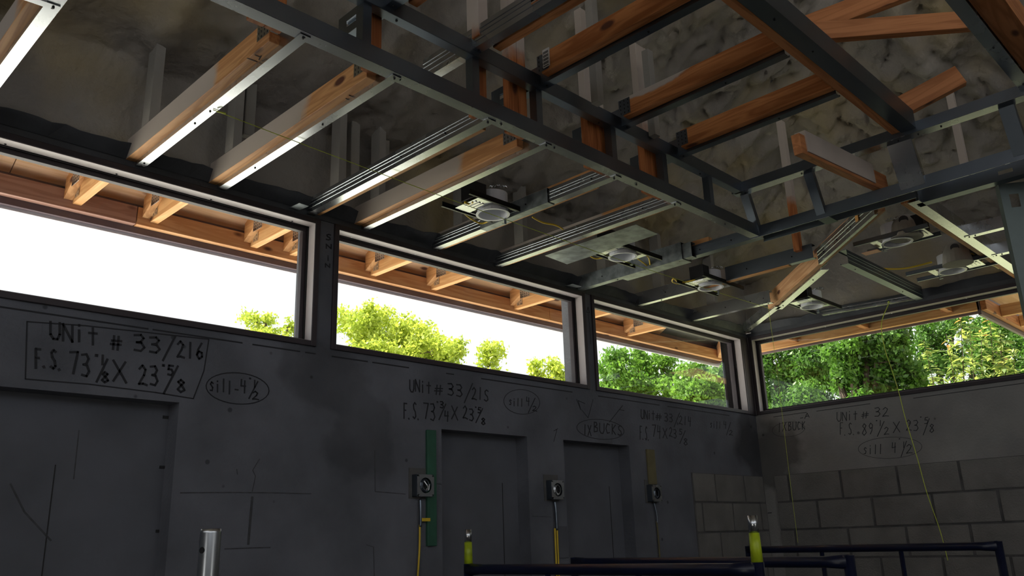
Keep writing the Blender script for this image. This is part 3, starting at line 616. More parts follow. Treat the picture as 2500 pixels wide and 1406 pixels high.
# ------------------------------------------------------------------ tray ceiling: chords and studs at the higher level
ZU = 3.474
TR = [(-4.56, 'galvd', False, .2, 'slotted steel stud end poking past the upper rail at the top left'), (-4.165, 'galv', True, .62, 'wide ribbed steel stud crossing the upper rail with a long punched slot'), (-3.79, 'galvd', False, .12, 'dark strip under the timber with the scorched grain, first of the tray'), (-3.262, 'galvd', False, .25, 'dark strip under the white-patched tray timber'), (-2.815, 'galvd', False, .12, 'dark strip under the last tray timber before the right side')]
for x, mt_, rb, hole, lab in TR:
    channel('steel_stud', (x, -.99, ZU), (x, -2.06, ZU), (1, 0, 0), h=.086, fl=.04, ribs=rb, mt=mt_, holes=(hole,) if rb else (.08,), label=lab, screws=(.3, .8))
for x, lab in [(-4.50, 'tray timber at the top, left of the ribbed stud'), (-4.10, 'grey tray timber right of the ribbed stud'), (-3.832, 'orange tray timber with a scorched white end beside the barcode tag'), (-3.304, 'tray timber with a large white foam patch in its middle'), (-2.857, 'orange tray timber lowest before the right side of the tray')]:
    t = empty('tray_chord', (x, -1.7, ZU+.02), lab, 'timber chord')
    MB().box((x, -1.32, ZU+.012), (x+WB, -2.06, ZU+.101)).build('timber', 'woodYt', t, bevel=.0015)
    if x > -3.9: plate(t, 'gusset_plate', (x-.0015, -1.30, ZU+.02), (0, -1, 0), (0, 0, 1), .06, .075, mt='galvd')
    adopt(t)
# barcode tag
bt = at(1263, 170, 0, -3.836)
tg = MB().box((-3.840, -1.37, 3.50), (-3.8365, -1.335, 3.58)).build('barcode_tag', mat('tag_paper', (.5, .48, .45), .8)); tag(tg, 'small paper barcode tag stapled to the end of the scorched tray timber', 'tag')
bb = MB()
for i in range(14):
    if i % 3 != 1: bb.box((-3.8408, -1.366, 3.503+i*.0052), (-3.8402, -1.339, 3.503+i*.0052+.0028))
bb.build('bars', 'screw', tg)
# girder across the tray
g = empty('girder_truss', (-3.1, -2.09, 3.47), 'timber girder truss crossing the tray diagonally in view, dark steel beside it', 'girder truss')
MB().box((-5.4, -2.068, ZU+.0), (-2.24, -2.106, ZU+.13)).build('bottom_chord', 'woodX', g, bevel=.0015)
MB().box((-5.4, -2.068, 4.30), (-2.9, -2.106, 4.43)).build('top_chord', 'woodX', g, bevel=.0015)
for x0, x1 in [(-4.9, -4.4), (-3.9, -4.4), (-3.9, -3.4)]:
    a, b = Vector((x0, -2.087, ZU+.13)), Vector((x1, -2.087, 4.30)); d = (b-a).normalized(); MB().rect(a, b, d.cross(Vector((0, 1, 0))), (0, 1, 0), -.045, .045, -.019, .019).build('web', 'woodX', g)
adopt(g)
channel('steel_stud', (-5.4, -2.175, ZU-.003), (-2.235, -2.175, ZU-.003), (0, 1, 0), h=.09, fl=.066, mt='galvd', screws=(1.9, 2.2), label='long dark steel stud fixed along the girder truss')
channel('steel_stud', (-5.4, -2.655, ZU-.003), (-2.235, -2.655, ZU-.003), (0, 1, 0), h=.09, fl=.05, mt='galv', screws=(2.7, 3.1), label='bluish steel stud in the top right corner, parallel to the girder')
g2 = empty('girder_truss', (-3.1, -2.71, 3.47), 'dark timber truss in the top right corner behind the bluish stud', 'girder truss')
MB().box((-5.4, -2.66, ZU+.002), (-2.24, -2.75, ZU+.13)).build('bottom_chord', 'woodX', g2); adopt(g2)
def beam(p0, p1, w, h, mt, name, lab, cat='timber'):
    p0, p1 = Vector(p0), Vector(p1); d = (p1-p0).normalized(); s = d.cross(Vector((0, 0, 1))).normalized(); u = s.cross(d)
    L = (p1-p0).length; o = MB().box((0, -w/2, -h/2), (L, w/2, h/2)).build(name, mt, None, bevel=.0015); o.matrix_world = Matrix(((d.x, s.x, u.x, p0.x), (d.y, s.y, u.y, p0.y), (d.z, s.z, u.z, p0.z), (0, 0, 0, 1))); return tag(o, lab, cat)
beam(at(1975, 82, 2, 3.75), at(2420, 48, 2, 3.85), .04, .085, 'woodO', 'timber_brace', 'long brown brace at the top right running nearly level from the girder', 'brace')
beam(at(1960, 70, 2, 3.92), at(2250, -40, 2, 4.02), .04, .10, 'woodO', 'timber_brace', 'upper brown brace at the top right rising away from the girder', 'brace')
beam(at(2195, 265, 2, 3.62), at(2345, 185, 2, 3.72), .04, .10, 'woodO', 'timber_brace', 'dark short brace above the shiny sheet-steel post', 'brace')
jr = beam(at(1945, 352, 1, -1.9), at(2158, 452, 1, -1.9), .038, .089, 'woodO', 'jack_rafter', 'whitewashed rafter with an orange end and steel plate inside the tray corner', 'rafter')
pw = MB(); a, b = at(1945, 352, 1, -1.88), at(2112, 431, 1, -1.88); d = (b-a).normalized(); 
rr = pw.rect(a, b, Vector((0, 1, 0)), Vector((0, 1, 0)).cross(d), -.045, 0.002, -.048, .048).build('foam_crust', 'spraycoat', jr); rr.matrix_parent_inverse = jr.matrix_world.inverted()
for i, (u0, v0, u1, v1, yy, ww, lab) in enumerate([
      (1922, 390, 1945, 612, -1.20, .045, 'slim upright half white half orange beyond the tray corner'),
      (2135, 60, 2172, 270, -1.5, .05, 'tall greyish upright at the top right behind the braces'),
      (2185, 340, 2200, 430, -2.0, .04, 'dark red upright behind the tray rail on the right'),
      (2335, 300, 2352, 400, -2.05, .04, 'brown upright right of the shiny sheet-steel post'),
      (1440, 90, 1452, 250, -1.35, .04, 'pale foam-coated upright above the middle of the upper rail'),
      (1585, 240, 1592, 330, -1.30, .04, 'pale foam-coated upright between two tray timbers'),
      (1150, 0, 1160, 90, -1.30, .05, 'brown upright at the top between upper rail and ribbed stud')]):
    a, b = at(u1, v1, 1, yy), at(u0, v0, 1, yy); x = a.x
    m_ = 'foamv' if 'foam-coated' in lab or 'greyish' in lab else 'woodZ'
    t = MB().box((x, yy-.019, a.z), (x+ww, yy+.019, max(b.z, a.z+.2)+.25)).build('truss_upright', m_, None, bevel=.0015); tag(t, lab, 'truss upright')
# foam-clad uprights behind the soffit
for (u0, v0, v1, yy, ww, lab) in [(850, 320, 440, -.15, .05, 'pale foam-clad upright left of the bright ribbed stud'), (925, 300, 425, -.15, .05, 'pale foam-clad upright right behind the ribbed stud'), (590, 200, 330, -.15, .05, 'pale foam-clad upright between the first two trusses')]:
    a, b = at(u0, v1, 1, yy), at(u0, v0, 1, yy)
    tag(MB().box((a.x, yy-.02, a.z), (a.x+ww, yy+.02, b.z+.3)).build('truss_upright', 'foamv', None, bevel=.003), lab, 'truss upright')
# ------------------------------------------------------------------ metal post at the right edge
t = empty('hanging_stud', (-1.86, -2.36, 2.58), 'wide dull steel stud hanging upright at the right edge of the view', 'steel stud')
a = MB(); pq = Vector((.55, -.83, 0)).normalized(); o0 = Vector((-1.87, -2.371, 2.575))
for z0, z1, s0, s1 in [(0, .535, 0, .16), (.535, .60, 0, .035), (.535, .60, .075, .16), (.60, .655, 0, .16)]:
    a.rect(o0+Vector((0, 0, z0)), o0+Vector((0, 0, z1)), pq, pq.cross(Vector((0, 0, 1))), s0, s1, 0, .0015)
a.build('web', 'post', t)
a = MB(); nn = pq.cross(Vector((0, 0, 1))); a.rect(o0, o0+Vector((0, 0, .655)), pq, nn, 0, .002, -.04, 0); a.rect(o0, o0+Vector((0, 0, .655)), pq, nn, .158, .16, -.04, 0); a.build('flange', 'post', t)
adopt(t)
# ------------------------------------------------------------------ loose sheets
def sheet(p, mt, name, lab, t=.0015):
    p = [Vector(q) for q in p]; n = (p[1]-p[0]).cross(p[3]-p[0]).normalized()*t
    return tag(MB().add(p+[q+n for q in p], [(0,3,2,1),(4,5,6,7),(0,1,5,4),(1,2,6,5),(2,3,7,6),(3,0,4,7)]).build(name, mt), lab, 'sheet metal')
sheet([(-2.758, -.33, 3.228), (-2.555, -.315, 3.226), (-2.56, -.95, 3.226), (-2.758, -.955, 3.228)], 'spray_metal', 'metal_sheet', 'wide frosted sheet-metal strip hanging flat between the second and third studs')
p = at(735, 505, 2, 3.235); sheet([(p.x-.03, p.y-.035, 3.235), (p.x+.022, p.y-.03, 3.235), (p.x+.012, p.y+.045, 3.232), (p.x-.04, p.y+.04, 3.232)], 'spray_metal', 'metal_sheet', 'small stray metal offcut above the top right corner of the left window')
p = at(1405, 700, 2, 3.232); sheet([(p.x-.06, p.y-.03, 3.232), (p.x+.03, p.y-.03, 3.232), (p.x+.02, p.y+.03, 3.23), (p.x-.07, p.y+.03, 3.23)], 'spray_metal', 'metal_sheet', 'short metal offcut above the post between the middle and third windows')
# ------------------------------------------------------------------ downlights
def ring(c, r0, r1, z0, z1, n=28):
    mb = MB(); vs = []; fs = []
    for k in range(n):
        a = 2*math.pi*k/n; ca, sa = math.cos(a), math.sin(a)
        vs += [(c[0]+r1*ca, c[1]+r1*sa, z0), (c[0]+r0*ca, c[1]+r0*sa, z0), (c[0]+r0*ca, c[1]+r0*sa, z1), (c[0]+r1*ca, c[1]+r1*sa, z1)]
    for k in range(n):
        j = (k+1) % n
        for q in range(4): fs.append((4*k+q, 4*j+q, 4*j+(q+1) % 4, 4*k+(q+1) % 4))
    return mb.add(vs, fs)
def downlight(cx, cy, axis, lab, cable=True, half=.24, right=None):
    z = 3.226
    t = empty('downlight', (cx, cy, z), lab, 'downlight', 'recessed downlights in the ceiling frame')
    e = (lambda a, b, c_: (cx+a, cy+b, c_)) if axis == 0 else (lambda a, b, c_: (cx+b, cy+a, c_))
    # housing plate around the aperture, four pieces
    R = .078
    pl = MB()
    for a0, a1, b0, b1 in [(-.17, -R, -R, R), (R, .12, -R, R)]: pl.box(e(a0, b0, z+.012), e(min(a1, right or a1), b1, z+.0135))
    pl.box(e(-.17, -R-.012, z+.012), e(min(.12, right or 1), -R, z+.0135)); pl.box(e(-.17, R, z+.012), e(min(.12, right or 1), R+.012, z+.0135))
    pl.build('mounting_plate', 'galv', t)
    ring((cx, cy), R-.008, R-.004, z-.004, z+.10).build('can', 'white', t, smooth=False)
    ring((cx, cy), R-.004, R+.004, z-.004, z-.0).build('rim', 'white', t)
    MB().tube([(cx, cy, z+.10), (cx, cy, z+.101)], R-.004, 24).build('can_top', 'white', t)
    for s in (-1, 1):
        b = MB(); b.box(e(-half, s*(R+.018)-.006, z+.006), e(right or half, s*(R+.018)-.004, z+.030)); b.box(e(-half, s*(R+.018)-.006, z+.006), e(right or half, s*(R+.018)+.006, z+.008)); bo = b.build('hanger_bar', 'screw' if axis == 0 else 'galvd', t)
    jb = MB().box(e(-.165, -.055, z+.03), e(-.09, .045, z+.11)).build('junction_box', 'black', t, bevel=.003)
    lv = MB()
    for k in range(3): lv.box(e(-.155+k*.022, -.045, z+.008), e(-.143+k*.022, .03, z+.011))
    lv.build('box_cover', 'bright_screw', t)
    pts = []
    for k in range(60):
        a = k*.9; s = k/59; pts.append(Vector(e(-.09+.14*s, -.075-.03*s, z+.09+.02*math.sin(3*s)))+Vector((0, math.cos(a)*.005, math.sin(a)*.005)))
    MB().tube(pts[:42], .0022, 5).build('flex_conduit', 'galv', t)
    clip = MB(); clip.box(e(R-.002, -.012, z-.035), e(R+.001, .0, z+.012)); clip.box(e(R-.02, -.012, z-.036), e(R+.001, .0, z-.034)); clip.build('spring_clip', 'galvd', t)
    adopt(t); return t
DL = [(-3.405, -.587, 0, 'first downlight, largest in view, between the pencilled truss and a ribbed stud'), (-2.409, -.602, 0, 'second downlight, white rim just right of the wide frosted sheet metal'), (-1.484, -.594, 0, 'third downlight, above the third window with a yellow cable loop'), (-.50, -.80, 0, 'fourth downlight nearest the room corner under the hip timber')]
for a in DL: t = downlight(*a, half=.26 if a[0] > -1 else .24, right=.085 if a[0] < -3 else None); del t['group']
tA = t = downlight(-1.424, -1.74, 1, 'downlight with a copper-coloured bracket and dented pale housing', half=.2); del t['group']
cb = MB().box((-1.40, -1.53, 3.222), (-1.34, -1.62, 3.2245)).build('bracket', mat('copper_primer', (.75, .40, .28), .5, .3), t); adopt(t); cb['label'] = 'copper-coloured bracket'
tB = t = downlight(-.60, -1.76, 1, 'downlight with a pale patched plate close to the right window'); del t['group']
# white reflector cones over the two right-hand downlights
for (u, v, yy, t) in [(2210, 560, -1.8, tA), (2335, 625, -1.85, tB)]:
    c = at(u, v, 1, yy)
    hc = MB().tube([c+Vector((0, 0, -.05)), c+Vector((0, 0, .03)), c+Vector((0, 0, .07))], [.085, .07, .05], 20).build('housing_cone', 'foamv', t, smooth=False)
    dq = (CAM-c).normalized(); dq = Vector((dq.x, dq.y, 0)).normalized(); q0 = c+dq*.055+Vector((-.0, .0, .035)); MB().tube([q0, q0+dq*.012], .024, 16).build('knockout', 'black', hc)
    adopt(t)
# cables
def cable(pts, r, mt, lab, name='cable', cat='cable', n=6, smooth=3):
    P = [Vector(p) for p in pts]; out = []
    for i in range(len(P)-1):
        p0, p1, p2, p3 = P[max(i-1, 0)], P[i], P[i+1], P[min(i+2, len(P)-1)]
        for k in range(smooth*2):
            s = k/(smooth*2); out.append(.5*((2*p1)+(p2-p0)*s+(2*p0-5*p1+4*p2-p3)*s*s+(3*p1-p0-3*p2+p3)*s**3))
    out.append(P[-1]); return tag(MB().tube(out, r, n).build(name, mt, None, smooth=True), lab, cat)
def A3(l, z): return [at(u, v, 2, z) for u, v in l]
cable(A3([(1128, 508), (1135, 522), (1160, 540), (1180, 545), (1205, 533)], 3.245), .0045, 'yellow', 'yellow cable loop hanging left of the first downlight')
cable(A3([(1300, 530), (1325, 543), (1358, 550), (1375, 560)], 3.26), .0045, 'yellow', 'yellow cable running from the first downlight to the next stud')
cable(A3([(1135, 494), (1148, 497), (1155, 492)], 3.24), .007, 'yellow', 'short yellow cable stub entering the first junction box')
cable(A3([(1438, 624), (1455, 631), (1475, 628)], 3.245), .0045, 'yellow', 'yellow cable loop at the left of the second downlight')
cable(A3([(1552, 628), (1575, 645), (1587, 655), (1585, 632), (1580, 625)], 3.25), .0045, 'yellow', 'kinked yellow cable right of the second downlight')
cable(A3([(1697, 683), (1660, 690), (1645, 680), (1642, 688), (1660, 693), (1690, 685)], 3.245), .0045, 'yellow', 'double yellow cable loop left of the third downlight')
cable([at(2065, 585, 2, 3.34), at(2045, 605, 2, 3.34), at(2015, 622, 2, 3.34), at(1975, 632, 2, 3.34)], .005, 'yellow', 'yellow cable draped above the diagonal stud')
cable(A3([(2085, 640), (2150, 655), (2210, 655), (2275, 640)], 3.33), .006, 'yellow', 'long dull yellow cable behind the right-hand downlights')
cable(A3([(2355, 622), (2375, 620), (2395, 635), (2400, 648)], 3.28), .0045, 'yellow', 'arched yellow cable near the right stud')
cable(A3([(2380, 643), (2405, 645), (2425, 648), (2438, 655)], 3.25), .005, 'yellow', 'yellow cable end beside the metal post')
# twine
P0 = at(520, 268, 2, 3.226); P1 = Vector((-.86, -.555, 3.226)); 
P1 = at(1876, 752, 2, 3.226)
pts = [P0.lerp(P1, s)+Vector((0, 0, -.05*4*s*(1-s)*.6)) for s in [i/24 for i in range(25)]]
cable(pts, .0016, 'string', 'taut yellow-green twine stretched under the studs along the left soffit', 'mason_twine', 'twine', 5, 1)
P2 = at(1948, 1325, 1, P1.y+.01)
cable([P1, P1.lerp(P2, .3)+Vector((.01, 0, 0)), P1.lerp(P2, .7), P1.lerp(P2, .92), P2], .0013, 'string', 'thin twine tail hanging down in front of the room corner', 'mason_twine', 'twine', 5)
k0 = at(530, 272, 2, 3.222); cable([k0, k0+Vector((.012, -.01, -.004)), k0+Vector((.03, -.004, .002))], .003, 'string', 'knot of twine tied at the first lit strip', 'twine_knot', 'twine')
xw = -.22
pts = [at(u, v, 0, xw) for u, v in [(2157, 728), (2152, 790), (2160, 850), (2178, 905), (2195, 960), (2210, 1020), (2240, 1120), (2262, 1200), (2290, 1280), (2302, 1320), (2314, 1368)]]
pts[0] = Vector((-.13, -1.19, Z+.002)); pts.insert(0, Vector((-.105, -1.17, Z+.010)))
cable(pts, .0026, 'string', 'thick yellow cord hanging in front of the right window', 'yellow_twine', 'cord', 6)
# pencil marks on the chords
pm = MB()
def pmark(u0, v0, u1, v1, z, mbx, w=.002):
    a, b = at(u0, v0, 2, z), at(u1, v1, 2, z); d = (b-a).normalized(); mbx.rect(a, b, d.cross(Vector((0, 0, 1))), (0, 0, 1), -w, w, -.0006, .0004)
for s in [(603, 142, 628, 151), (622, 134, 634, 139), (632, 146, 638, 136), (852, 232, 868, 240), (844, 240, 858, 249)]: pmark(*s, 3.2485, pm)
for (u, v) in [(1078, 470), (1087, 462), (1103, 453), (1112, 448), (1122, 443), (1148, 434), (1168, 423), (1180, 417)]: pmark(u, v, u+5, v+9, 3.2485, pm, .0014)
for s in [(1203, 413, 1212, 408), (1212, 408, 1206, 400), (1222, 402, 1230, 397), (1232, 398, 1238, 390), (1240, 394, 1250, 393)]: pmark(*s, 3.2485, pm, .0016)
o = pm.build('pencil_marks', 'pencil'); tag(o, 'pencilled tick marks and figures on the undersides of the trusses', 'pencil marks')
# ------------------------------------------------------------------ handwriting on the walls
G = {
 'U': [[(0,1),(0,.25),(.25,0),(.6,0),(.8,.3),(.8,1)]], 'N': [[(0,0),(0,1),(.8,0),(.8,1)]], 'i': [[(.3,.65),(.3,0)],[(.3,.95),(.3,.88)]], 't': [[(.4,1),(.4,0)],[(.05,.68),(.75,.7)]],
 '#': [[(.2,.95),(.1,.05)],[(.6,.95),(.5,.05)],[(-.1,.38),(.8,.42)],[(-.02,.62),(.85,.66)]], '3': [[(.05,.95),(.5,1),(.7,.8),(.5,.58),(.2,.53),(.55,.5),(.75,.25),(.5,.02),(.05,.06)]],
 '/': [[(.85,1.15),(-.05,-.25)]], '2': [[(.05,.8),(.35,1),(.65,.8),(.5,.5),(.0,.02),(.4,.06),(.8,.0)]], '1': [[(.4,1),(.35,0)]], '6': [[(.6,1),(.2,.6),(.05,.25),(.3,0),(.65,.15),(.6,.4),(.3,.48),(.08,.3)]],
 'F': [[(.1,0),(.1,1),(.75,1)],[(.1,.55),(.55,.55)]], '.': [[(.1,.06),(.2,.0)]], 'S': [[(.75,.9),(.45,1),(.15,.85),(.25,.6),(.6,.42),(.7,.15),(.4,0),(.05,.1)]], '7': [[(0,.95),(.75,1),(.3,0)]],
 '"': [[(.15,1.15),(.12,.95)],[(.35,1.15),(.32,.95)]], '8': [[(.5,.55),(.15,.8),(.4,1),(.7,.82),(.4,.52),(.1,.2),(.4,0),(.75,.2),(.5,.55)]], 'X': [[(0,1),(.8,0)],[(.75,1),(.0,0)]],
 '5': [[(.7,1),(.2,.98),(.12,.58),(.5,.6),(.7,.3),(.45,.02),(.05,.05)]], 's': [[(.6,.62),(.3,.72),(.1,.55),(.5,.3),(.4,.05),(.05,.05)]], 'l': [[(.35,1.05),(.3,0)]], '4': [[(.15,1),(.1,.45),(.7,.5)],[(.6,.95),(.55,-.1)]],
 'B': [[(.1,0),(.1,1),(.5,.98),(.6,.75),(.15,.53),(.65,.45),(.65,.1),(.1,0)]], 'C': [[(.7,.9),(.3,1),(.05,.5),(.3,.02),(.7,.12)]], 'K': [[(.1,1),(.1,0)],[(.7,.95),(.12,.45),(.7,0)]], 'H': [[(.1,1),(.1,0)],[(.65,1),(.65,0)],[(.1,.5),(.65,.5)]], ' ': [], '-': [[(.1,.45),(.6,.45)]],
 'A': [[(0,0),(.4,1),(.75,0)],[(.15,.35),(.62,.35)]], '9': [[(.6,.6),(.3,.5),(.1,.75),(.35,1),(.65,.8),(.55,.3),(.3,0)]], '^': [[(0,0),(.4,1),(.8,0),(0,0)]],
}
fr_sup = {}
def write(items, plane, parent, w, label):
    """items: (text, x0, y0, x1, y1, height_px, slant) measured baseline ends in the photograph"""
    mb = MB(); off = -.0012
    for text, x0, y0, x1, y1, h in items:
        n = len(text)
        for i, ch in enumerate(text):
            u = x0+(x1-x0)*i/n; v = y0+(y1-y0)*i/n; cw = (x1-x0)/n; dy = (y1-y0)/n
            j1, j2 = rnd.uniform(-.06, .06), rnd.uniform(-.04, .04)
            for st_ in G[ch]:
                q = [at(u+a*cw*.92+cw*.04, v+a*dy-(b+j1)*h*(1+j2), plane, off) for a, b in st_]
                for a, b in zip(q, q[1:]): seg_on(mb, a, b, w, plane)
    return mb, label
def finish(mb, parent, label):
    o = mb.build('marker_writing', 'marker', parent); return o
def ellipse(mb, cu, cv, ru, rv, rot, plane, w, gap=0):
    pts = []
    for k in range(33):
        a = 2*math.pi*k/32; x, y = ru*math.cos(a), rv*math.sin(a); c, s = math.cos(rot), math.sin(rot); pts.append(at(cu+x*c-y*s, cv+x*s+y*c, plane, -.0012))
    for a, b in zip(pts, pts[1:]): seg_on(mb, a, b, w, plane)
def path(mb, pts, plane, w):
    q = [at(u, v, plane, -.0012) for u, v in pts]
    for a, b in zip(q, q[1:]): seg_on(mb, a, b, w, plane)
for its, pl, par, w, extra in [
   ([('UNit', 122, 828, 245, 842, 42), ('#', 272, 853, 302, 857, 38), ('33', 325, 856, 400, 862, 40), ('/', 398, 868, 435, 875, 48), ('216', 432, 872, 502, 878, 38),
     ('F.S.', 85, 896, 160, 905, 46), ('73', 170, 912, 225, 918, 56), ('"', 232, 885, 246, 887, 18), ('1', 246, 888, 258, 890, 24), ('/', 236, 920, 268, 925, 44), ('8', 246, 932, 270, 934, 26), ('X', 275, 932, 318, 938, 50),
     ('23', 338, 936, 392, 942, 48), ('"', 396, 908, 408, 910, 16), ('5', 408, 916, 430, 920, 24), ('/', 400, 948, 442, 952, 52), ('8', 430, 954, 458, 958, 30)], 1, wall_left, .0085,
    [('path', [(62, 925), (66, 785), (210, 795), (510, 828), (498, 905), (472, 973), (380, 958), (220, 938), (62, 925)], .0045)]),
   ([('sill', 512, 953, 570, 962, 30), ('-', 572, 960, 588, 962, 24), ('4', 586, 956, 606, 960, 28), ('"', 608, 936, 618, 938, 12), ('1', 618, 945, 628, 946, 18), ('/', 608, 966, 634, 970, 32), ('2', 616, 975, 636, 977, 20)], 1, wall_left, .006,
    [('ell', 580, 948, 77, 38, .09, .004)]),
   ([('UNit', 1000, 955, 1055, 962, 28), ('#', 1062, 964, 1085, 966, 26), ('33', 1092, 962, 1134, 970, 30), ('/', 1134, 975, 1158, 978, 34), ('21S', 1152, 974, 1196, 980, 28),
     ('F.S.', 985, 1020, 1030, 1026, 38), ('73', 1034, 1022, 1066, 1030, 40), ('"', 1066, 992, 1074, 993, 10), ('3', 1074, 995, 1086, 997, 16), ('/', 1072, 1018, 1092, 1022, 30), ('4', 1084, 1026, 1100, 1028, 22), ('X', 1102, 1022, 1122, 1026, 32), ('23', 1130, 1022, 1160, 1028, 30), ('"', 1160, 1002, 1166, 1003, 8), ('5', 1166, 1008, 1178, 1010, 14), ('/', 1162, 1026, 1182, 1030, 26), ('8', 1174, 1036, 1188, 1038, 16)], 1, wall_left, .0065, []),
   ([('sill', 1243, 988, 1280, 994, 18), ('4', 1284, 988, 1296, 990, 18), ('/', 1290, 1000, 1310, 1003, 28), ('2', 1300, 1002, 1314, 1004, 12)], 1, wall_left, .005, [('ell', 1274, 981, 44, 30, .1, .003)]),
   ([('1X', 1424, 1062, 1446, 1064, 26), ('BUCKS', 1449, 1055, 1522, 1064, 24)], 1, wall_left, .0065, [('ell', 1466, 1048, 58, 24, .1, .0035), ('path', [(1408, 975), (1418, 1000), (1412, 978), (1428, 985)], .004), ('path', [(1420, 1000), (1436, 1020), (1448, 975)], .003), ('path', [(1488, 1030), (1520, 990), (1512, 1000), (1524, 1002)], .004), ('path', [(1352, 1078), (1360, 1048), (1352, 1052), (1362, 1046)], .003)]),
   ([('UNit', 1565, 1020, 1600, 1026, 22), ('#', 1602, 1026, 1618, 1028, 18), ('33', 1622, 1028, 1645, 1032, 20), ('/', 1646, 1036, 1662, 1038, 26), ('214', 1658, 1034, 1690, 1040, 20), ('F.S.', 1562, 1072, 1588, 1076, 32), ('74', 1592, 1066, 1616, 1070, 28), ('X', 1618, 1068, 1632, 1070, 24), ('23', 1634, 1066, 1654, 1070, 22), ('5', 1658, 1060, 1668, 1062, 14), ('/', 1660, 1076, 1676, 1078, 24), ('8', 1668, 1086, 1682, 1088, 16)], 1, wall_left, .006, []),
   ([('sill', 1734, 1044, 1762, 1047, 16), ('4', 1766, 1044, 1776, 1046, 16), ('/', 1774, 1056, 1786, 1058, 22), ('2', 1780, 1062, 1792, 1063, 12)], 1, wall_left, .005, []),
   ([('^', 1432, 762, 1441, 764, 13)], 1, wall_left, .004, [('path', [(1436, 766), (1440, 800), (1442, 840)], .002)]),
   ([('S', 795, 585, 812, 586, 14), ('N', 796, 606, 812, 607, 10), ('i', 796, 635, 812, 636, 12), ('N', 794, 652, 808, 653, 9)], 1, wall_left, .006, []),
   ([('UNit', 2043, 1028, 2096, 1026, 22), ('#', 2104, 1022, 2124, 1020, 18), ('32', 2134, 1018, 2174, 1014, 22), ('F.S.', 2050, 1062, 2092, 1062, 28), ('89', 2103, 1062, 2136, 1058, 28), ('"', 2138, 1036, 2146, 1035, 8), ('1', 2146, 1040, 2154, 1040, 14), ('/', 2142, 1060, 2162, 1058, 26), ('2', 2158, 1062, 2174, 1060, 18), ('X', 2180, 1056, 2202, 1054, 26), ('23', 2212, 1052, 2246, 1050, 26), ('"', 2246, 1026, 2254, 1025, 8), ('5', 2256, 1034, 2270, 1033, 16), ('/', 2254, 1054, 2272, 1052, 28), ('8', 2268, 1056, 2284, 1054, 20)], 0, wall_right, .0045, []),
   ([('sill', 2108, 1108, 2158, 1106, 22), ('4', 2176, 1104, 2192, 1102, 24), ('"', 2194, 1080, 2202, 1079, 8), ('1', 2204, 1092, 2210, 1092, 14), ('/', 2200, 1108, 2216, 1106, 26), ('2', 2212, 1108, 2232, 1106, 22)], 0, wall_right, .0045, [('ell', 2173, 1093, 78, 26, -.04, .0025)]),
   ([('1X', 1898, 1055, 1922, 1053, 22), ('BUCK', 1924, 1052, 1968, 1046, 20), ('A', 1964, 1022, 1980, 1018, 12), ('-', 1952, 1024, 1966, 1022, 8)], 0, wall_right, .0045, [('ell', 1925, 1048, 40, 18, -.1, .002)]),
   ([('8', 2240, 1258, 2268, 1256, 36), ('H', 2303, 1240, 2328, 1238, 20), ('-', 1872, 1256, 1892, 1254, 8)], 0, wall_right, .0055, [('path', [(2500, 1238), (2478, 1252), (2455, 1280)], .004), ('path', [(2470, 1276), (2500, 1298)], .003), ('path', [(2480, 1270), (2500, 1250)], .003)])]:
    mb, _ = write(its, pl, par, w, '')
    for e in extra:
        if e[0] == 'ell': ellipse(mb, e[1], e[2], e[3], e[4], e[5], pl, e[6])
        else: path(mb, e[1], pl, e[2])
    finish(mb, par, '')
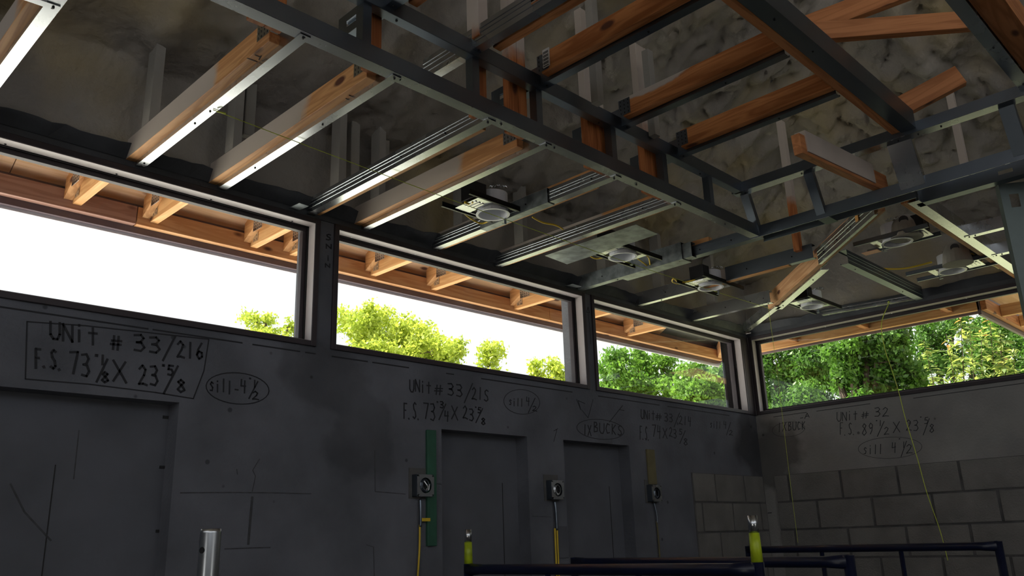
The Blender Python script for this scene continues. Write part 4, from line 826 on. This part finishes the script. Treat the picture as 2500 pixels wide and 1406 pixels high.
# ------------------------------------------------------------------ wall boxes, boards, cables on the left wall
def coil(c, R, turns, r, nrm_y=-1, jitter=0):
    pts = []
    for k in range(int(turns*14)+1):
        a = 2*math.pi*k/14; rr = R*(1-.35*k/(turns*14)); pts.append((c[0]+rr*math.cos(a)*.8, c[1]-.004-.012*(k/(turns*14)), c[2]+rr*math.sin(a)))
    return MB().tube(pts, r, 5, True)
for i, (x0, x1, z0, z1, lab) in enumerate([(-3.425, -3.330, 1.938, 2.045, 'square metal wall box with coiled wires left of the middle recess'), (-2.462, -2.378, 1.935, 2.04, 'square metal wall box between the two narrow recesses'), (-1.515, -1.425, 1.935, 2.03, 'square metal wall box right of the last recess')]):
    cx, cz = (x0+x1)/2, (z0+z1)/2; h = .052
    t = empty('wall_box', (cx, 0, cz), lab, 'wall box')
    MB().box((cx-.07, -.004, cz-.06), (cx+.05, .001, cz+.085)).build('mortar_patch', 'mortar', t)
    # plate with round opening
    mb = MB(); n = 24; vs = []; fs = []
    for k in range(n):
        a = 2*math.pi*k/n+math.pi/n; ca, sa = math.cos(a), math.sin(a); m_ = max(abs(ca), abs(sa))
        for yy in (-.045, -.042): vs += [(cx+ca*.037, yy, cz+sa*.037), (cx+ca/m_*h, yy, cz+sa/m_*h)]
    for k in range(n):
        j = (k+1) % n; fs += [(4*k, 4*k+1, 4*j+1, 4*j), (4*k+2, 4*j+2, 4*j+3, 4*k+3), (4*k, 4*j, 4*j+2, 4*k+2), (4*k+1, 4*k+3, 4*j+3, 4*j+1)]
    mb.add(vs, fs).build('face_ring', 'galv', t)
    bx = MB(); bx.box((cx-h, -.042, cz-h), (cx-h+.002, 0, cz+h)); bx.box((cx+h-.002, -.042, cz-h), (cx+h, 0, cz+h)); bx.box((cx-h, -.042, cz-h), (cx+h, 0, cz-h+.002)); bx.box((cx-h, -.042, cz+h-.002), (cx+h, 0, cz+h)); bx.box((cx-h, -.003, cz-h), (cx+h, -.001, cz+h)); bx.build('box_body', 'galvd', t)
    coil((cx, -.03, cz), .034, 3.2, .0035).build('coiled_wire', 'galvd' if i != 1 else 'galv', t)
    if i == 0: MB().tube([(cx-.015, -.05, cz+.02), (cx, -.055, cz), (cx+.012, -.05, cz-.022), (cx+.02, -.05, cz+.005), (cx+.002, -.048, cz-.02)], .003, 5).build('wire_tail', 'bright_screw', t)
    adopt(t)
    for dx in (-1, 1):
        for dz in (-1, 1): screw(t, (cx+dx*.044, -.0455, cz+dz*.044), (0, -1, 0), 'screw', .003)
    if i == 0: cable([(cx-.01, -.015, z0-.01), (cx-.012, -.02, 1.87), (cx-.010, -.018, 1.80)], .007, 'galvd', 'grey conduit dropping from the first wall box', 'conduit', 'conduit'); cable([(cx-.012, -.014, 1.81), (cx-.014, -.014, 1.70), (cx-.028, -.014, 1.5), (cx-.03, -.014, 1.2), (cx-.03, -.014, .4)], .005, 'yellow', 'yellow cable below the first wall box'); tag(MB().box((cx-.01, -.024, 1.825), (cx+.045, -.018, 1.84)).build('cable_strap', 'yellow'), 'yellow strap end on the conduit of the first wall box', 'strap')
    if i == 1:
        cable([(cx+.0, -.015, z0-.01), (cx+.002, -.02, 1.87), (cx+.006, -.018, 1.77)], .008, 'galvd', 'grey conduit dropping from the second wall box', 'conduit', 'conduit')
        for q, nm_ in ((-.008, 'left'), (.010, 'right')): cable([(cx+q, -.015, 1.78), (cx+q, -.014, 1.6), (cx+q-.004, -.014, 1.2), (cx+q, -.014, .4)], .0055, 'yellow', nm_+' of the two yellow cables below the second wall box')
    if i == 2:
        cable([(cx, -.015, z0-.01), (cx+.012, -.02, 1.85), (cx+.014, -.018, 1.80)], .006, 'galvd', 'grey conduit dropping from the third wall box', 'conduit', 'conduit')
        cable([(cx+.012, -.015, 1.81), (cx+.018, -.014, 1.6), (cx+.016, -.014, .5)], .006, 'olive', 'dull yellow cable below the third wall box')
tag(MB().box((-3.343, -.018, 1.71), (-3.285, -.001, 2.265)).build('green_board', 'green', None, bevel=.002), 'narrow dark green board standing against the wall beside the first wall box', 'board')
tag(MB().box((-1.500, -.014, 2.04), (-1.415, -.001, 2.262)).build('olive_board', 'olive', None, bevel=.002), 'olive board strip above the third wall box', 'board')
tag(MB().box((-2.395, -.010, 1.62), (-2.315, -.001, 1.79)).build('cover_plate', 'panel', None, bevel=.002), 'grey square plate low on the wall beside the last recess', 'plate')
# ------------------------------------------------------------------ scaffolding
def scaffold(x0, y0, x1, y1, zt, lab, pins, ladder=0, r=.021):
    t = empty('scaffold_frame', ((x0+x1)/2, (y0+y1)/2, 0), lab, 'scaffold frame')
    a, b = Vector((x0, y0, 0)), Vector((x1, y1, 0)); d = (b-a).normalized(); up = Vector((0, 0, 1))
    for p in (a, b): MB().tube([p, p+up*zt], r, 14).build('leg', 'blue', t, smooth=True)
    bar = []; nn = 16
    L = (b-a).length; pts = [a+up*(zt-r-.002), a+d*.10+up*(zt-r-.002), b-d*.10+up*(zt-r-.002), b+up*(zt-r-.002)]
    MB().tube(pts, [r*1.25, r*1.0, r*1.0, r*1.25], 14).build('top_bar', 'blue', t, smooth=True)
    MB().tube([a+up*.3, b+up*.3], r*.8, 10).build('lower_bar', 'blue', t, smooth=True)
    for k, (s0, s1) in enumerate([(.34, .34), (.66, .66)]): MB().tube([a+d*L*s0+up*(zt-r), a+d*L*s1+up*.3], r*.6, 10).build('inner_tube', 'blue', t, smooth=True)
    for p, q in [(a, 1), (b, -1)]:
        for zz in (zt-.22, zt-.55): MB().tube([p+up*zz, p+d*q*.25+up*zz], r*.55, 8).build('rung', 'blue', t, smooth=True)
    for p, f in zip((a, b), pins):
        if f:
            MB().tube([p+up*zt, p+up*(zt+.09)], [.019, .017], 14).build('pin_sleeve', 'lime', t, smooth=True)
            MB().tube([p+up*(zt+.09), p+up*(zt+.145)], .0155, 14).build('coupling_pin', 'galv', t, smooth=True)
            dd = Vector((CAM.x-p.x, CAM.y-p.y, 0)).normalized(); MB().tube([p+dd*.0145+up*(zt+.108), p+dd*.0165+up*(zt+.108)], .0042, 10).build('pin_hole', 'black', t)
    adopt(t); return t
scaffold(-3.43, -.40, -3.47, -1.82, 1.632, 'nearest dark blue scaffold frame with two lime pins', (1, 1))
scaffold(-2.72, -.40, -2.88, -1.86, 1.632, 'middle dark blue scaffold frame, paint flaking at its end', (0, 0))
scaffold(-1.03, -.40, -1.16, -1.88, 1.640, 'farthest dark scaffold frame in front of the right wall', (0, 0))
# galvanised pole in the foreground
pp = at(515, 1291, 1, -1.902)
t = empty('galvanised_pole', (pp.x, pp.y, 0), 'galvanised steel pole standing in the foreground at the lower left', 'pole')
o = MB().tube([(pp.x, pp.y, 0), (pp.x, pp.y, pp.z-.006), (pp.x, pp.y, pp.z)], [.0168, .0168, .0160], 28).build('tube', 'galv', t, smooth=True)
dq = (at(499, 1343, 1, -1.902)-Vector((pp.x, pp.y, 0))); hz = at(499, 1343, 1, -1.902).z
cdv = Vector((CAM.x-pp.x, CAM.y-pp.y, 0)).normalized(); sv = Vector((cdv.y, -cdv.x, 0)); 
hv = (cdv*.80-R_*.60); hv.z = 0; hv.normalize(); hp = Vector((pp.x, pp.y, hz))
MB().tube([hp+hv*.0155, hp+hv*.0171], .0052, 12).build('pin_hole', 'black', t); adopt(t)
# ------------------------------------------------------------------ outside ground
structure(MB().box((-60, .19, -.12), (.6, 60, -.02)).build('ground_paving', 'paving'))
structure(MB().box((.6, .19, -.12), (60, 60, -.03)).build('ground_lawn', 'grass'))
structure(MB().box((.19, -60, -.12), (60, .19, -.03)).build('ground_side', 'grass'))
structure(MB().box((-60, -60, -.12), (.19, -8.19, -.03)).build('ground_back', 'paving'))
structure(MB().box((-60, -8.19, -.12), (-9.69, .19, -.03)).build('ground_drive', 'paving'))
# ------------------------------------------------------------------ trees
rs = np.random.RandomState(3)
def leaves_mesh(centers, radii, n, size, flat=.8, shell=.5):
    w = np.array(radii)**2; w = w/w.sum(); idx = rs.choice(len(centers), n, p=w); C = np.array([tuple(c) for c in centers])[idx]; Rr = np.array(radii)[idx]
    d = rs.normal(size=(n, 3)); d /= np.linalg.norm(d, axis=1)[:, None]; r = Rr*(shell+(1-shell)*rs.rand(n))
    P = C+d*r[:, None]*np.array([1, 1, flat])
    # tight sprays of leaves
    P += rs.normal(size=(n, 3))*size*.6
    a = rs.normal(size=(n, 3)); a[:, 2] -= .4; a /= np.linalg.norm(a, axis=1)[:, None]; b = np.cross(a, rs.normal(size=(n, 3))+d*1.2); b /= np.linalg.norm(b, axis=1)[:, None]; s = size*(.6+.8*rs.rand(n))[:, None]
    nn_ = np.cross(a, b)
    V = np.stack([P-a*s*.5, P+b*s*.28+nn_*s*.06, P+a*s*.5, P-b*s*.28+nn_*s*.06], 1).reshape(-1, 3)
    t = np.clip(rs.rand(n)*.6+.4*(rs.rand(len(centers))[idx]), 0, 1)
    return V, t
def mesh_quads(name, V, t, mt, parent=None):
    n = len(V)//4; me = bpy.data.meshes.new(name); me.vertices.add(len(V)); me.vertices.foreach_set('co', V.astype(np.float32).ravel())
    me.loops.add(4*n); me.loops.foreach_set('vertex_index', np.arange(4*n, dtype=np.int32)); me.polygons.add(n); me.polygons.foreach_set('loop_start', np.arange(0, 4*n, 4, dtype=np.int32)); me.polygons.foreach_set('loop_total', np.full(n, 4, dtype=np.int32))
    me.update(); at2 = me.attributes.new('tint', 'FLOAT', 'FACE'); at2.data.foreach_set('value', t.astype(np.float32)); me.validate()
    me.materials.append(M[mt]); o = bpy.data.objects.new(name, me); COL.objects.link(o); o.parent = parent; return o
def tree(lab, base_px, dist, blobs, n, size, mt, sub=5, name='leafy_tree', trunk=.12, flat=.85, shell=.4):
    """blobs: (px, py, radius_px) of limbs of the crown, placed round a trunk that stands dist metres away"""
    bc = far(base_px, 1300, dist); t = empty(name, (bc.x, bc.y, -.03), lab, 'tree')
    cen = []; rad = []
    tk = MB(); top = max(far(bx, by, dist).z for bx, by, r in blobs); tk.tube([(bc.x, bc.y, -.05), (bc.x+.1, bc.y, top*.4), (bc.x, bc.y+.1, top*.85)], [trunk, trunk*.7, trunk*.25], 8); tk.build('trunk', 'bark', t, smooth=True)
    br = MB()
    for (bx, by, rp) in blobs:
        dd = dist+rnd.uniform(-.5, .5)*rp/FPX*dist*1.4; c = far(bx, by, dd); r = rp/FPX*dist*1.02
        br.tube([(bc.x, bc.y, max(.5, c.z*.55)), tuple(c.lerp(Vector((bc.x, bc.y, c.z)), .4)), tuple(c)], [trunk*.4, trunk*.2, trunk*.06], 5)
        for k in range(sub*3):
            dv = Vector((rnd.gauss(0, 1), rnd.gauss(0, 1), rnd.gauss(0, 1))).normalized(); cc = c+dv*r*rnd.uniform(.35, .85); cen.append(cc); rad.append(r*rnd.uniform(.22, .42)); 
            if k % 3 == 0: br.tube([tuple(c), tuple(cc)], [trunk*.08, trunk*.03], 4)
    b_ = br.build('branches', 'bark', t)
    V, tt = leaves_mesh(cen, rad, n, size, flat, shell); f = mesh_quads('foliage', V, tt, mt, t); f['kind'] = 'stuff'
    adopt(t); return t
tree('sunlit yellow-green tree filling the left half of the middle window', 950, 15, [(880, 800, 80), (960, 815, 90), (1050, 860, 80), (900, 900, 110), (1000, 930, 120), (1095, 870, 50), (850, 1000, 140)], 36000, .075, 'leafA')
tree('small bright yellow-green crown low in the right end of the left window', 650, 17, [(630, 790, 45), (680, 830, 60), (640, 870, 80), (720, 800, 30), (620, 940, 100)], 12000, .07, 'leafA')
tree('thin sunlit tree top right of centre in the middle window', 1190, 16, [(1200, 860, 36), (1190, 910, 50), (1150, 950, 50), (1215, 960, 60), (1195, 1030, 80)], 7000, .075, 'leafA')
tree('low bright bush crown at the right end of the middle window', 1340, 16, [(1310, 905, 28), (1360, 915, 40), (1340, 960, 60), (1400, 950, 50), (1350, 1040, 80)], 9000, .075, 'leafA')
tree('mid green tree behind the third window beside the corner', 1580, 13, [(1500, 895, 50), (1560, 905, 60), (1620, 900, 50), (1500, 970, 80), (1600, 980, 90), (1560, 1080, 120)], 34000, .06, 'leafB')
tree('brighter green tree in the right half of the third window', 1740, 12, [(1690, 915, 45), (1750, 930, 50), (1720, 985, 70), (1790, 960, 60), (1740, 1080, 110)], 28000, .06, 'leafB')
tree('dense dark green tree in the left of the right window', 1960, 11.5, [(1900, 900, 60), (1980, 880, 70), (1900, 960, 80), (1990, 970, 80), (2040, 920, 60), (1950, 1060, 120), (1860, 850, 50), (2010, 800, 60)], 46000, .05, 'leafC', shell=.2)
tree('tall dark green tree in the middle of the right window', 2130, 8.9, [(2080, 850, 60), (2150, 830, 70), (2190, 880, 60), (2110, 930, 70), (2180, 960, 80), (2130, 1040, 110), (2160, 760, 60)], 40000, .05, 'leafC', shell=.2)
tree('deep shaded tree standing behind the broad-leaved shrub', 2360, 13, [(2280, 820, 70), (2360, 800, 80), (2440, 860, 80), (2300, 900, 80), (2400, 930, 90), (2480, 800, 80), (2360, 1020, 130), (2540, 900, 90), (2230, 960, 70)], 42000, .05, 'leafC', shell=.1)
# the broad-leaved shrub: upright shoots with separate large leaves
def big_shrub():
    D = 9.8; bc = far(2370, 1300, D); t = empty('broad_leaved_shrub', (bc.x, bc.y, -.03), 'sunlit broad-leaved shrub with reddish shoot tips in the right part of the right window', 'shrub')
    lf = MB(); lf.add([(0, 0, 0), (.25, .17, .03), (.62, .16, .02), (1, 0, -.12), (.62, -.16, .02), (.25, -.17, .03), (.3, 0, -.02), (.62, 0, -.04)], [(0, 1, 6), (1, 2, 7, 6), (2, 3, 7), (3, 4, 7), (4, 5, 6, 7), (5, 0, 6)])
    o = lf.build('leaf', 'leafD'); LM = o.data; bpy.data.objects.remove(o)
    o = lf.build('leaf', 'leafR'); LR = o.data; bpy.data.objects.remove(o)
    o = lf.build('leaf', 'leafD'); LK = o.data; bpy.data.objects.remove(o); o = lf.build('leaf', 'leafD'); LJ = o.data; bpy.data.objects.remove(o)
    for me, tt in ((LM, .85), (LR, .5), (LK, .15), (LJ, .5)):
        at2 = me.attributes.new('tint', 'FLOAT', 'FACE'); at2.data.foreach_set('value', [tt]*len(me.polygons))
    shoots = [(2232, 890, 2300, 1120), (2255, 830, 2330, 1130), (2310, 815, 2370, 1110), (2345, 770, 2370, 1100), (2365, 775, 2400, 1100), (2395, 800, 2410, 1100), (2415, 765, 2450, 1080), (2440, 800, 2470, 1080), (2290, 900, 2340, 1130), (2225, 905, 2260, 1120), (2475, 845, 2490, 1090), (2450, 870, 2480, 1090), (2330, 860, 2380, 1110)]
    st_ = MB(); cnt = 0; extraV = []; inv = Matrix.Translation(-t.location)
    slots = []
    for si, (u, v, u2, v2) in enumerate(shoots):
        dd = D+rnd.uniform(-.7, .7); tip = far(u, v, dd); base = far(u2, v2, dd+rnd.uniform(0, .5)); root = Vector((bc.x+rnd.uniform(-.2, .2), bc.y+rnd.uniform(-.2, .2), .0))
        st_.tube([root, tuple(root.lerp(base, .6)), tuple(base), tuple(base.lerp(tip, .5)+Vector((.02, .02, 0))), tuple(tip)], [.02, .014, .009, .006, .002], 5)
        L = (tip-base).length; m_ = int(L/.022)
        for k in range(m_):
            s = k/m_; slots.append((base.lerp(tip, s), (tip-base).normalized(), s, k))
    rnd.shuffle(slots)
    for i, (p, ax, s, k) in enumerate(slots):
        for q in range(3 if i > 300 else 1):
            ang = rnd.uniform(0, 6.28); o1 = ax.orthogonal().normalized(); out = (Matrix.Rotation(ang, 3, ax) @ o1); dirv = (out+ax*rnd.uniform(-.5, .5)+Vector((0, 0, -.15))).normalized()
            sz = rnd.uniform(.055, .10)*(.6 if s > .93 else 1)*1.5
            side = dirv.cross(Vector((0, 0, 1))).normalized(); side = (side+Vector((0, 0, rnd.uniform(-.5, .5)))).normalized(); nrm = side.cross(dirv).normalized(); side = dirv.cross(nrm)
            mtx = Matrix(((dirv.x, side.x, nrm.x, p.x), (dirv.y, side.y, nrm.y, p.y), (dirv.z, side.z, nrm.z, p.z), (0, 0, 0, 1))) @ Matrix.Diagonal((sz, sz, sz, 1))
            if cnt < 298:
                o = bpy.data.objects.new('leaf', LR if s > .9 and rnd.random() < .7 else rnd.choice((LM, LM, LK, LJ))); COL.objects.link(o); o.parent = t; o.matrix_parent_inverse = inv; o.matrix_basis = mtx; cnt += 1
            else:
                vv = [mtx @ Vector(c) for c in ((0, 0, 0), (.5, .18, .02), (1, 0, -.1), (.5, -.18, .02))]; extraV += [tuple(c) for c in vv]
    V = np.array(extraV); n = len(V)//4; f = mesh_quads('foliage', V, rs.rand(n), 'leafD', t); f['kind'] = 'stuff'
    st_.build('stems', 'bark', t); adopt(t)
    for c in t.children:
        if c.name.startswith('leaf'): c.matrix_parent_inverse = inv
big_shrub()
